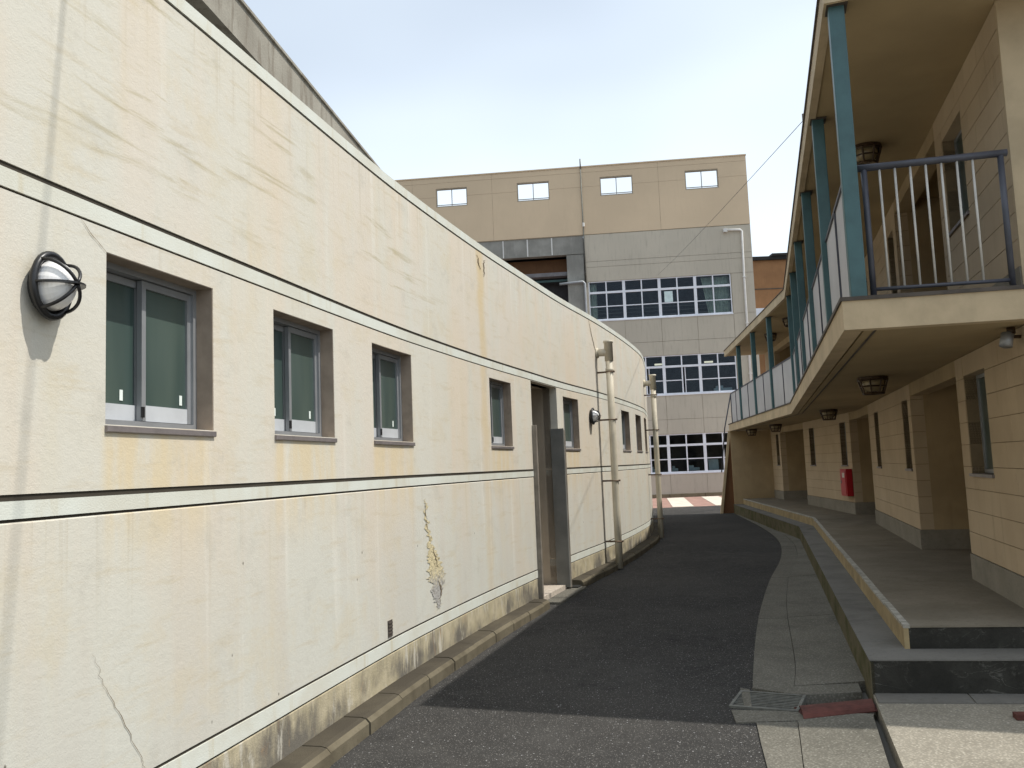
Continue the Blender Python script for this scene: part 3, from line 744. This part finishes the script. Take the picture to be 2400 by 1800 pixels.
# wall: piers of painted blocks with recesses between
PIERS = [(.40, 2.86), (5.66, 10.3), (12.62, 17.1), (20.3, LE)]
PWIN = [[(1.73, 2.54)], [(5.90, 6.40), (8.95, 9.50)], [(12.95, 13.45), (15.9, 16.45)], [(20.55, 21.0)]]
RECS = [(2.86, 5.66), (10.3, 12.62), (17.1, 20.3)]
stuffm = MB()
def blockrow(z0, z1, piers, individual, base):
    h = (z1-z0)/round((z1-z0)/.205); nz = round((z1-z0)/.205); bl = .43; j = .006; jv = .0018
    for pi, (pa, pb) in enumerate(piers):
        wins = [(u, v, wz0, wz1) for (u, v) in PWIN[pi] for wz0, wz1 in [(1.48, 2.40)]] if base == 0 else [(u, v, 3.80, 4.72) for (u, v) in PWIN[pi]]
        for r in range(nz):
            zb, zt = z0+r*h, z0+(r+1)*h; x = pa - (bl/2 if r % 2 else 0)
            while x < pb-.01:
                u, v = max(x, pa), min(x+bl, pb)
                rects = [(u, v, zb, zt)]
                for q in wins:
                    nr = []
                    for (c, d, e, f) in rects:
                        if q[0] >= d or q[1] <= c or q[2] >= f or q[3] <= e: nr.append((c, d, e, f)); continue
                        if c < q[0]: nr.append((c, q[0], e, f))
                        if d > q[1]: nr.append((q[1], d, e, f))
                        cc, dd = max(c, q[0]), min(d, q[1])
                        if e < q[2]: nr.append((cc, dd, e, q[2]))
                        if f > q[3]: nr.append((cc, dd, q[3], f))
                    rects = nr
                rects = [q for q in rects if q[1]-q[0] > .02 and q[3]-q[2] > .015]
                for (c, d, e, f) in rects:
                    mb = MB() if individual[pi] else stuffm
                    k = 0 if (e == zb and f == zt) else 0
                    o0 = OW - random.uniform(0, .0015)
                    g0 = jv/2 if c > pa+1e-4 and not any(abs(c-q[1]) < 1e-4 for q in wins) else 0
                    g1 = jv/2 if d < pb-1e-4 and not any(abs(d-q[0]) < 1e-4 for q in wins) else 0
                    if c < L1 < d: bbox_(mb, c+g0, d-g1, o0, OW+.16, e+j/2, f-j/2)
                    else: bbox_(mb, c+g0, d-g1, o0, OW+.16, e+j/2, f-j/2)
                    if individual[pi]: mb.build('block', 'block', bb)
                x += bl
blockrow(.70, SB, PIERS, [True, True, True, False], 0)
blockrow(3.02, RC, PIERS, [True, False, False, False], 1)
stuffm.build('far_blocks', 'block', bb, kind='stuff')
for fl in (0, 1):
    zf, zc = (ZP, SB) if fl == 0 else (ST_, RC)
    sk = zf+.25 if fl == 0 else 3.02
    wz = (1.48, 2.40) if fl == 0 else (3.80, 4.72)
    for pi, (pa, pb) in enumerate(PIERS):
        m = MB(); bbox_(m, pa-.006, pb+.006, OW-.012, OW+.2, zf-.02, sk-.006); m.build('skirting', 'rplinth', bb)
        # backing of the joints, leaving the window openings free
        cuts = [pa+.004] + [x for w_ in PWIN[pi] for x in w_] + [pb-.004]
        m = MB()
        for q in range(0, len(cuts), 2): bbox_(m, cuts[q], cuts[q+1], OW+.008, OW+.155, sk-.006, zc)
        for u, v in PWIN[pi]:
            bbox_(m, u, v, OW+.008, OW+.155, sk-.006, wz[0]-.004); bbox_(m, u, v, OW+.008, OW+.155, wz[1]+.004, zc)
        m.build('block_joints', 'blockgap', bb)
        for u, v in PWIN[pi]:
            m = MB(); fw = .035
            for q in ((u, u+fw, wz[0], wz[1]), (v-fw, v, wz[0], wz[1]), (u+fw, v-fw, wz[1]-fw, wz[1]), (u+fw, v-fw, wz[0], wz[0]+fw)): bbox_(m, q[0], q[1], OW+.11, OW+.155, q[2], q[3])
            wn_ = m.build('window', 'alu', bb)
            m = MB(); bbox_(m, u+fw, v-fw, OW+.125, OW+.132, wz[0]+fw, wz[1]-fw); m.build('pane', 'frost', wn_)
            m = MB(); bbox_(m, u-.02, v+.02, OW-.02, OW+.11, wz[0]-.03, wz[0]-.002); m.build('sill', 'sill', wn_)
    for (ra, rb) in RECS:
        hd = zc-.16
        m = MB()
        bbox_(m, ra, rb, OW+.002, OW+.2, hd, zc+.0)
        bbox_(m, ra-.15, ra, OW+.16, OW+1.1, zf, zc); bbox_(m, rb, rb+.15, OW+.16, OW+1.1, zf, zc)
        bbox_(m, ra-.1, rb+.1, OW+1.1, OW+1.25, zf, zc)
        al = m.build('recess', 'rwall', bb)
        m = MB(); bbox_(m, rb-.012, rb+.0, OW+.003, OW+1.1, zf, sk); bbox_(m, ra, rb-.012, OW+1.088, OW+1.1, zf, sk); m.build('recess_skirting', 'rplinth', al)
        m = MB(); bbox_(m, ra+.5, ra+1.35, OW+1.05, OW+1.095, zf, zf+1.95); m.build('door', 'brown', al)
        m = MB(); bbox_(m, ra+1.24, ra+1.29, OW+1.0, OW+1.05, zf+.95, zf+1.06); m.build('door_handle', 'alu', al)
m = MB(); bbox_(m, .42, LE, OW+1.3, 6., 0., RC); m.build('body', 'rwall', bb)
m = MB(); m.hexa([B(.38, OW-.002, ST_), B(.38, 6, ST_), B(.42, 6, ST_), B(.42, OW-.002, ST_), B(.38, OW-.002, RC), B(.38, 6, RC), B(.42, 6, RC), B(.42, OW-.002, RC)]); m.build('end_wall', 'fascia', bb)
m = MB(); bbox_(m, .42, .5, OW+.17, 6, 0, SB); m.build('end_wall', 'rwall', bb)
# teal posts
for k, a in enumerate([.065, 2.30, 4.74, 7.33, 9.65, 11.95, 14.55, 16.95, 19.6]):
    m = MB(); h = .055; bbox_(m, a-h, a+h, .065, .175, ST_+.02, RC-.006); m.build('post', 'blue', bb, bevel=.006)
    m = MB(); bbox_(m, a-.09, a+.09, .05, .2, RC-.012, RC-.004); m.build('post_plate', 'capdark', bb)
# screen panels between the posts
PO = [.065, 2.30, 4.74, 7.33, 9.65, 11.95, 14.55, 16.95, 19.6, LE-.1]
m = MB(); bbox_(m, .25, LE-.1, .10, .135, 3.775, 3.80); rail_ = m.build('handrail', 'slate', bb)
for u, v in zip(PO, PO[1:]):
    c = (u+v)/2
    for p, q in ((u+.06, c-.02), (c+.02, v-.06)):
        m = MB(); bbox_(m, p, q, .115, .122, ST_+.04, 3.772); m.build('screen_panel', 'panel', bb)
    m = MB(); bbox_(m, c-.014, c+.014, .10, .14, ST_+.02, 3.775); m.build('rail_post', 'slate', bb)
# end railing
def RP(t, z, o=0.): p = Vector((2.66, 6.165)).lerp(Vector((3.60, 6.010)), t); return Vector((p.x, p.y+o, z))
m = MB(); m.tube([RP(-.055, 3.80), RP(1.03, 3.82)], .027, 12); er = m.build('end_railing', 'slate', bb, True)
for t in (0, .985):
    m = MB(); m.tube([RP(t, ST_+.02), RP(t, 3.80)], .022, 10); m.build('rail_post', 'slate', er, True)
m = MB(); m.tube([RP(0, 2.89), RP(.985, 2.89)], .014, 8); m.build('bottom_rail', 'slate', er, True)
for k in range(7):
    t = .115+.112*k; m = MB(); m.tube([RP(t, 2.89), RP(t, 3.80)], .0085, 7); m.build('baluster', 'baluster', er, True)
# far end: closing wall, leaning fin, end rail
m = MB(); bbox_(m, LE-.12, LE, .02, OW+.3, ZS, 1.75); bbox_(m, LE-.08, LE, .02, OW+.3, 1.75, SB); m.build('far_end_wall', 'rwall', bb)
m = MB()
m.hexa([B(LE+.02, -.42, 0), B(LE+.02, -.34, 0), B(LE+.14, -.34, 0), B(LE+.14, -.42, 0), B(LE+.02, -.02, SB+.02), B(LE+.02, .05, SB+.02), B(LE+.14, .05, SB+.02), B(LE+.14, -.02, SB+.02)]); m.build('leaning_fin', 'fascia', bb)
m = MB(); m.hexa([B(LE+.10, -.36, 0), B(LE+.10, .06, 0), B(LE+.13, .06, 0), B(LE+.13, -.36, 0), B(LE+.10, -.0, SB), B(LE+.10, .06, SB), B(LE+.13, .06, SB), B(LE+.13, -.0, SB)]); m.build('dark_gap_panel', 'brown', bb)  # added dark panel standing in for the dark gap under the stair
m = MB(); m.tube([B(LE-.05, .12, 3.79), B(LE+.1, -.12, SB+.1), B(LE+.1, -.3, 1.3)], .02, 8); m.build('far_end_brace', 'slate', bb, True)
m = MB(); m.tube([B(LE-.05, .12, 3.79), B(LE-.05, .12, ST_)], .02, 8); m.build('rail_post', 'slate', bb, True)

# ceiling lamps ----------------------------------------------------
def ceil_lamp(a, o, z, label, sc=1.):
    c = B(a, o, z); r = root('ceiling_lamp', c, label, 'lamp', 'bronze cage lamps under the walkway ceilings'); n = 8
    def ring(rad, h): return [c + Vector((math.cos(2*math.pi*k/n+.2)*rad*sc, math.sin(2*math.pi*k/n+.2)*rad*sc, -h*sc)) for k in range(n+1)]
    m = MB(); m.tube([c, c+Vector((0, 0, -.03*sc))], .17*sc, 16); m.build('mount_plate', 'lampbrown', r)
    m = MB(); m.tube([c+Vector((0, 0, -.03*sc)), c+Vector((0, 0, -.10*sc)), c+Vector((0, 0, -.165*sc))], .1, 14, True, [.135*sc, .12*sc, .08*sc]); m.build('glass', 'lampglass', r, True)
    m = MB(); t, b = ring(.165, .03), ring(.115, .19)
    for k in range(n): m.tube([t[k], b[k]], .010*sc, 5)
    m.tube(ring(.165, .035), .012*sc, 5, False); m.tube(ring(.14, .11), .009*sc, 5, False); m.tube(b, .014*sc, 5, False)
    m.tube([b[0], b[4]], .008, 5); m.tube([b[2], b[6]], .008, 5); m.build('cage', 'lampbrown', r)
LAMPS = [(4.25, .67, SB, 'bronze cage lamp under the walkway slab, nearest of the lower row'), (11.3, .67, SB, 'bronze cage lamp under the walkway slab, second of the lower row'),
         (17.6, .67, SB, 'small bronze cage lamp under the slab above the far recess'), (20.6, .5, SB, 'farthest bronze cage lamp under the slab by the closing wall'),
         (3.3, .67, RC, 'bronze cage lamp under the roof just behind the nearest teal post'), (14.9, .67, RC, 'bronze cage lamp under the roof beyond the walkway bend'), (17.4, .67, RC, 'farthest bronze cage lamp under the roof')]
for l in LAMPS: ceil_lamp(*l)
# flood light under the slab near the right edge
c = Vector((3.71, 6.30, SB)); r = root('flood_light', c, 'small grey spotlight fixed under the slab at the right edge', 'lamp')
m = MB(); m.tube([c, c+Vector((0, 0, -.05))], .03, 10); m.build('mount', 'lampbrown', r, True)
m = MB(); m.tube([c+Vector((0, 0, -.05)), c+Vector((.02, 0, -.07)), c+Vector((.16, 0, -.075))], .014, 8); m.build('arm', 'lampbrown', r, True)
m = MB(); m.tube([c+Vector((-.03, 0, -.05)), c+Vector((-.06, -.02, -.14))], .045, 14); m.build('lamp_head', 'alu', r, True)
# fire hydrant cabinet
r = root('fire_cabinet', B(12.75, OW, .8), 'red fire equipment cabinet on the block wall beside a doorway', 'cabinet')
m = MB(); bbox_(m, 12.64, 13.12, OW-.14, OW-.014, .83, 1.40); m.build('case', 'red', r, bevel=.006)
m = MB(); bbox_(m, 12.68, 13.08, OW-.152, OW-.14, .87, 1.36); d = m.build('door', 'red', r)
m = MB(); bbox_(m, 12.99, 13.03, OW-.162, OW-.152, 1.10, 1.16); m.build('handle', 'alu', d)
m = MB(); bbox_(m, 12.74, 12.92, OW-.154, OW-.152, 1.22, 1.32); m.build('label_plate', 'label', d)

# drain grate and rusty plate ---------------------------------------
G0 = Vector((1.60, 6.47)); gu = Vector((.846, -.40)).normalized(); gv = Vector((-gu.y, gu.x))*-1
r = root('drain_grate', (G0.x, G0.y, 0), 'steel drain grate set in the gutter at the shadow edge', 'drain grate')
def GP(u, v, z): p = G0 + gu*u + gv*v; return Vector((p.x, p.y, z))
def gbox(m, u0, u1, v0, v1, z0, z1): m.hexa([GP(u0, v1, z0), GP(u1, v1, z0), GP(u1, v0, z0), GP(u0, v0, z0), GP(u0, v1, z1), GP(u1, v1, z1), GP(u1, v0, z1), GP(u0, v0, z1)])
m = MB(); gbox(m, 0, .42, 0, .022, -.04, .016); gbox(m, 0, .42, .40, .422, -.04, .016); gbox(m, -.02, 0, 0, .422, -.04, .016); gbox(m, .42, .44, 0, .422, -.04, .016); m.build('frame', 'grate', r)
for k in range(9):
    v = .05+.0395*k; m = MB(); gbox(m, 0, .42, v, v+.012, -.035, .012); m.build('bar', 'grate', r)
for k in range(3):
    u = .10+.11*k; m = MB(); gbox(m, u, u+.008, .022, .40, -.03, .006); m.build('cross_bar', 'grate', r)
P4 = [Vector((1.860, 6.020)), Vector((2.392, 6.120)), Vector((2.310, 5.850)), Vector((1.800, 5.745))]
r = root('rusty_plate', (2.1, 5.93, 0), 'arched rust-red steel plate bridging the gutter beside the drain grate', 'steel plate')
m = MB(); nseg = 8
def PL(u, v): return P4[0].lerp(P4[1], u).lerp(P4[3].lerp(P4[2], u), v)
for k in range(nseg):
    v0, v1 = k/nseg, (k+1)/nseg; h = lambda v: .016+.022*math.sin(math.pi*v)**.7 if 0 < v < 1 else .012
    p, q = PL(0, v0), PL(1, v0); p2, q2 = PL(0, v1), PL(1, v1); t = .008
    m.hexa([(p2.x, p2.y, h(v1)-t), (q2.x, q2.y, h(v1)-t), (q.x, q.y, h(v0)-t), (p.x, p.y, h(v0)-t), (p2.x, p2.y, h(v1)), (q2.x, q2.y, h(v1)), (q.x, q.y, h(v0)), (p.x, p.y, h(v0))])
m.build('plate', 'rust', r)
m = MB()
for u in (0.0, .965): 
    p, q = PL(u, .03), PL(u+.035, .97); m.box((min(p.x, q.x), min(p.y, q.y), .004), (max(p.x, q.x)-.0, max(p.y, q.y), .012))
m.build('plate_foot', 'rust', r)
m = MB(); m.hexa([(2.985, 5.40, .052), (3.5, 5.33, .052), (3.52, 5.40, .052), (3.0, 5.47, .052), (2.985, 5.40, .085), (3.5, 5.33, .085), (3.52, 5.40, .085), (3.0, 5.47, .085)])
o = m.build('rusty_strip', 'rust'); tag(o, 'short rust-brown steel strip lying on the concrete apron at the right edge', 'steel strip')

# ================================================================== SCHOOL BLOCK (far)
Q0 = Vector((8.442, 43.968)); fe = Vector((1, -.1)).normalized(); fno = Vector((-.1, -1)).normalized()
def S(s, d, z): p = Q0 + fe*s - fno*d; return Vector((p.x, p.y, z))      # d: depth behind the facade plane
def sbox(m, s0, s1, d0, d1, z0, z1): m.hexa([S(s0, d0, z0), S(s1, d0, z0), S(s1, d1, z0), S(s0, d1, z0), S(s0, d0, z1), S(s1, d0, z1), S(s1, d1, z1), S(s0, d1, z1)])
sb = root('school_block', S(0, 4, 0), 'tall grey and tan panelled school block closing the end of the road', 'building')
WR = [(1.12, 3.10), (5.15, 7.18), (9.20, 11.28)]; WS0, WS1 = -4.24, 3.10
HOLES = [(WS0, WS1, a, b) for a, b in WR] + [(-12.21, -10.5, 15.86, 16.9), (-7.8, -6.07, 15.86, 16.9), (-3.37, -1.65, 15.86, 16.9), (1.08, 2.8, 15.86, 16.9)]
def panels(ss, zs, mat, th=.12, gap=.008):
    for a, b in zip(ss, ss[1:]):
        for c, d in zip(zs, zs[1:]):
            rects = [(a, b, c, d)]
            for q in HOLES:
                nr = []
                for (u, v, e, f) in rects:
                    if q[0] >= v or q[1] <= u or q[2] >= f or q[3] <= e: nr.append((u, v, e, f)); continue
                    if u < q[0]: nr.append((u, q[0], e, f))
                    if v > q[1]: nr.append((q[1], v, e, f))
                    uu, vv = max(u, q[0]), min(v, q[1])
                    if e < q[2]: nr.append((uu, vv, e, q[2]))
                    if f > q[3]: nr.append((uu, vv, q[3], f))
                rects = nr
            rects = [q for q in rects if q[1]-q[0] > .05 and q[3]-q[2] > .05]
            if not rects: continue
            m = MB(); jit = random.uniform(0, .006)
            for (u, v, e, f) in rects:
                g0 = gap if abs(u-a) < 1e-5 else 0; g1 = gap if abs(v-b) < 1e-5 else 0; g2 = gap if abs(e-c) < 1e-5 else 0; g3 = gap if abs(f-d) < 1e-5 else 0
                sbox(m, u+g0, v-g1, jit, th, e+g2, f-g3)
            m.build('panel', mat, sb)
GS = [-4.36, -2.44, -.56, 1.28, 3.13, 4.27]
panels(GS, [0., 1.08, 3.10, 3.86, 5.13, 7.18, 7.92, 9.18, 11.28], 'grey')
panels([-4.36, 4.27], [11.28, 12.05, 12.35, 13.80], 'grey')
TS = [-16.6, -13.5, -9.15, -4.36, -.30, 4.27]
panels(TS, [13.83, 16.42, 17.21, 17.50], 'tan', gap=.005)
m = MB()      # joint backing, openings left free
for a, b, c, d in ((-4.3, 4.25, .05, 1.12), (-4.3, 4.25, 3.1, 5.15), (-4.3, 4.25, 7.18, 9.2), (-4.3, 4.25, 11.28, 13.8), (3.1, 4.25, 1.12, 3.1), (3.1, 4.25, 5.15, 7.18), (3.1, 4.25, 9.2, 11.28),
                   (-16.5, 4.25, 13.8, 15.86), (-16.5, 4.25, 16.9, 17.49), (-16.5, -12.21, 15.86, 16.9), (-10.5, -7.8, 15.86, 16.9), (-6.07, -3.37, 15.86, 16.9), (-1.65, 1.08, 15.86, 16.9), (2.8, 4.25, 15.86, 16.9)):
    sbox(m, a, b, .03, .22, c, d)
m.build('joint_backing', 'fgap', sb)
m = MB(); sbox(m, -16.6, 4.29, -.03, .26, 17.50, 17.56); m.build('parapet_cap', 'tan', sb)
for a, b, c, d in HOLES[3:]:
    m = MB(); w = .05
    sbox(m, a, a+w, .02, .2, c, d); sbox(m, b-w, b, .02, .2, c, d); sbox(m, a+w, b-w, .02, .2, c, c+.04); sbox(m, a+w, b-w, .02, .2, d-w, d)
    o = m.build('screen_opening', 'fgap', sb)
    m = MB(); sbox(m, (a+b)/2-.02, (a+b)/2+.02, .10, .14, c+.04, d-w); m.build('opening_post', 'fconc', o)
    m = MB(); sbox(m, a+w, b-w, .10, .14, c+.13, c+.165); m.build('opening_rail', 'fconc', o)
    m = MB(); sbox(m, a+w, b-w, .01, .2, c+.04, c+.06); m.build('opening_sill', 'wpipe', o)
# body, floors and rooms
m = MB(); sbox(m, -16.5, 4.2, 5.0, 5.3, 0, 13.7); sbox(m, 4.05, 4.2, .23, 5, 0, 13.7); sbox(m, -4.5, -4.3, 1.2, 5, 0, 13.7)
for z in (-.05, 3.5, 7.55, 11.75, 13.5): sbox(m, -16.5, 4.04, .23, 4.99, z, z+.2)
m.build('body', 'dimwall', sb)
random.seed(11)
for wi, (a, b) in enumerate(WR):
    m = MB(); w = .05; d0, d1 = .05, .16; zt = a + (b-a)*.71
    sbox(m, WS0, WS1, d0-.02, d1, a, a+.07); sbox(m, WS0, WS1, d0, d1, b-.05, b); sbox(m, WS0, WS0+w, d0, d1, a+.07, b-.05); sbox(m, WS1-w, WS1, d0, d1, a+.07, b-.05)
    win = m.build('window_row', 'fframe', sb)
    m = MB(); sbox(m, WS0-.02, WS1+.02, -.035, .05, a-.06, a-.002); m.build('window_sill', 'fframe', win)
    n = 8; xs = [WS0 + (WS1-WS0)*k/n for k in range(n+1)]
    for k in range(1, n):
        hw = .075 if k % 2 == 0 else .032
        m = MB(); sbox(m, xs[k]-hw, xs[k]+hw, d0-.004, d1, a+.07, b-.05); m.build('mullion', 'fframe', win)
    m = MB(); sbox(m, WS0+w, WS1-w, d0-.01, d1-.01, zt-.055, zt+.055); m.build('transom', 'fframe', win)
    zm = a+(zt-a)*.5
    for k in range(n):
        opn = wi == 1 and k in (3, 5)
        x0, x1 = xs[k]+.03, xs[k+1]-.03
        if opn: x0 += .14
        m = MB(); sbox(m, x0, x1, d0+.02, d1-.02, zm-.024, zm+.024)
        if opn: sbox(m, x0-.04, x0, d0+.02, d1-.02, a+.07, zt-.055)
        m.build('muntin', 'fframe', win)
        for z0, z1 in ((a+.07, zm-.024), (zm+.024, zt-.055), (zt+.055, b-.05)):
            xa = x0 if z1 < zt else xs[k]+.03
            m = MB(); sbox(m, xa, x1, .10, .106, z0, z1); m.build('pane', 'fglass', win)
def curtain(s0, s1, a, b, d, taper=0.):
    m = MB(); n = int((s1-s0)/.05)
    for k in range(n):
        def cp(i, z): s = s0+(s1-s0)*i/n; return S(s + (taper*(b-z) if i == 0 or taper < 0 else taper*(b-z)*(1-i/n)), d+.035*math.sin(i*1.9), z)
        m.quad(cp(k, a), cp(k+1, a), cp(k+1, b), cp(k, b))
    m.build('curtain', 'curtain', sb)
a, b = WR[2]
curtain(WS0+.05, WS0+.42, a+.05, b-.05, .45); curtain(1.62, WS1-.05, a+.05, b-.05, .45, .16)
m = MB(); sbox(m, -.33, .10, .085, .092, 9.98, 10.55); m.build('notice', 'paper', sb)
m = MB(); sbox(m, 1.45, 1.95, .5, .53, 1.2, 1.75); m.build('notice', 'paper', sb)
for s, z, wd in ((2.0, 5.25, .9), (-1.6, 1.2, .5), (.4, 1.2, .6), (-.4, 1.2, .3)):
    m = MB(); sbox(m, s, s+wd, .6, .9, z, z+.16); sbox(m, s+wd*.1, s+wd*.5, .62, .85, z+.16, z+.28); m.build('shelf_items', 'paper', sb)
emit = G('lit_ceiling_lamp'); emit.fin((.9, .85, .7)); emit.b.inputs['Emission Color'].default_value = (1, .92, .7, 1); emit.b.inputs['Emission Strength'].default_value = 1.2
for s in (-.9, 1.75):
    m = MB(); sbox(m, s, s+.45, 2.0, 2.15, 6.92, 7.0); m.build('ceiling_light', emit.m, sb)
for wi in range(3):
    for k in range(3):
        m = MB(); sbox(m, -4.2, 3.9, .7, .74, WR[wi][0]+.25+k*.2, WR[wi][0]+.28+k*.2)
        if wi == 2: m.build('inner_rail', 'fconc', sb)
# left bay with recessed balcony
m = MB(); sbox(m, -16.6, -4.40, .06, .5, 12.83, 13.80); m.build('lintel', 'fconc', sb)
for k in range(5):
    m = MB(); s = -6.1-k*1.3; sbox(m, s, s+.06, .045, .07, 12.85, 13.78); m.build('lintel_run', 'wpipe', sb)
m = MB(); sbox(m, -5.32, -4.42, .08, .9, 0, 12.80); m.build('column', 'fconc', sb)
m = MB(); sbox(m, -16.5, -5.33, .9, 1.1, 11.75, 12.8); m.build('brown_panel', 'brown', sb)
m = MB(); sbox(m, -16.5, -5.33, .7, .8, 11.55, 11.66); m.build('balcony_rail', 'blue', sb)
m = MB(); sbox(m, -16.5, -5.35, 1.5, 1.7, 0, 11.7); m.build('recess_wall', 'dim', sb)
def fpipe(pts, r, mat='wpipe', name='rain_pipe'):
    m = MB(); m.tube([S(*p) for p in pts], r, 10); return m.build(name, mat, sb, True)
fpipe([(3.02, -.10, 13.56), (3.72, -.10, 13.52), (3.80, -.10, 13.44), (3.76, -.10, 11.), (3.74, -.10, 0.)], .055)
m = MB(); sbox(m, 2.86, 3.06, -.2, -.02, 13.44, 13.62); m.build('pipe_outlet', 'wpipe', sb)
for z in (11.0, 8.6, 6., 3.):
    m = MB(); sbox(m, 3.68, 3.84, -.17, -.01, z, z+.05); m.build('pipe_clip', 'wpipe', sb)
fpipe([(-5.75, -.06, 11.24), (-4.52, -.06, 11.30), (-4.42, -.06, 11.2), (-4.40, -.06, 0.)], .07, 'alu')
fpipe([(-4.36, -.05, 17.5), (-4.36, -.05, 13.9), (-4.34, -.05, 11.)], .03, 'grate', 'conduit')
fpipe([(-4.36, -.05, 17.4), (-4.36, -.05, 17.95)], .035, 'grate', 'mast')
m = MB(); m.tube([S(-4.34, -.08, 14.25), S(-4.34, -.08, 14.45)], .06, 10); m.build('junction_box', 'wpipe', sb)

# brown building beyond -----------------------------------------------
r = root('brown_building', (22, 64, 0), 'distant rust-brown flat-roofed building glimpsed past the school block', 'building')
m = MB(); m.box((14.5, 60, 0), (30, 70, 15.7)); m.build('wall', 'brownfar', r)
m = MB(); m.box((14.3, 59.8, 15.7), (30.2, 70.2, 15.95)); m.box((18.8, 59.7, 15.95), (30.3, 70.3, 16.12)); m.build('roof', 'darkmetal', r)
for z in (13.6, 11.9):
    m = MB(); m.box((14.5, 59.96, z), (30, 60.0, z+.06)); m.build('wall_groove', 'capdark', r)
m = MB(); m.box((14.5, 58.5, 11.2), (30, 59.96, 11.5)); tr = m.build('terrace', 'wpipe', r)
m = MB(); m.box((14.5, 58.5, 11.5), (30, 58.6, 12.0)); m.build('terrace_parapet', 'fframe', tr)
for k in range(8):
    m = MB(); m.box((15.3+k*1.45, 58.45, 11.5), (15.45+k*1.45, 58.62, 12.35)); m.build('terrace_post', 'fframe', tr)

# overhead wire ---------------------------------------------------------
p0 = S(-.58, 0, 11.46); p1 = Vector((3.9, 10.7, 6.02)); pts = []
for k in range(25):
    t = k/24; p = p0.lerp(p1, t); p.z -= .25*4*t*(1-t)*.3; pts.append(p)
m = MB(); m.tube(pts, .0042, 6); o = m.build('overhead_wire', 'wire'); tag(o, 'thin dark wire running from the school block to the balcony building roof', 'wire')
m = MB(); m.tube([Vector((3.9, 10.7, 5.15)), Vector((3.9, 10.7, 6.1))], .02, 8); m.build('wire_bracket', 'capdark', bb, True)

# unseen cable crossing the lane overhead to an added pole; its soft shadow runs down the curved wall
Zc = 7.45; q1, q2 = W(3.42, 0, 3.69), W(3.178, 0, 1.16)
c1 = q1 + SUN*((Zc-q1.z)/SUN.z); c2 = q2 + SUN*((Zc-q2.z)/SUN.z); cd = (c2-c1).normalized()
e0 = c1 + cd*((-3.75-c1.x)/cd.x); e1 = c1 + cd*((8.6-c1.x)/cd.x)
m = MB(); m.tube([e0, c1, c2, e1], .007, 8); o = m.build('overhead_cable', 'wire'); tag(o, 'black cable crossing high over the lane from the hall roof to a pole', 'cable')
r = root('unseen_pole', (e1.x, e1.y, 0), 'unseen grey concrete pole added beside the apron to hold the overhead cable', 'pole')
m = MB(); m.tube([(e1.x, e1.y, -.05), (e1.x, e1.y, 4), (e1.x, e1.y, 8.4)], .1, 14, True, [.15, .125, .10]); m.build('shaft', 'fconc', r, True)
m = MB(); m.box((e1.x-.5, e1.y-.04, 7.36), (e1.x+.5, e1.y+.04, 7.44)); m.build('cross_arm', 'grate', r)
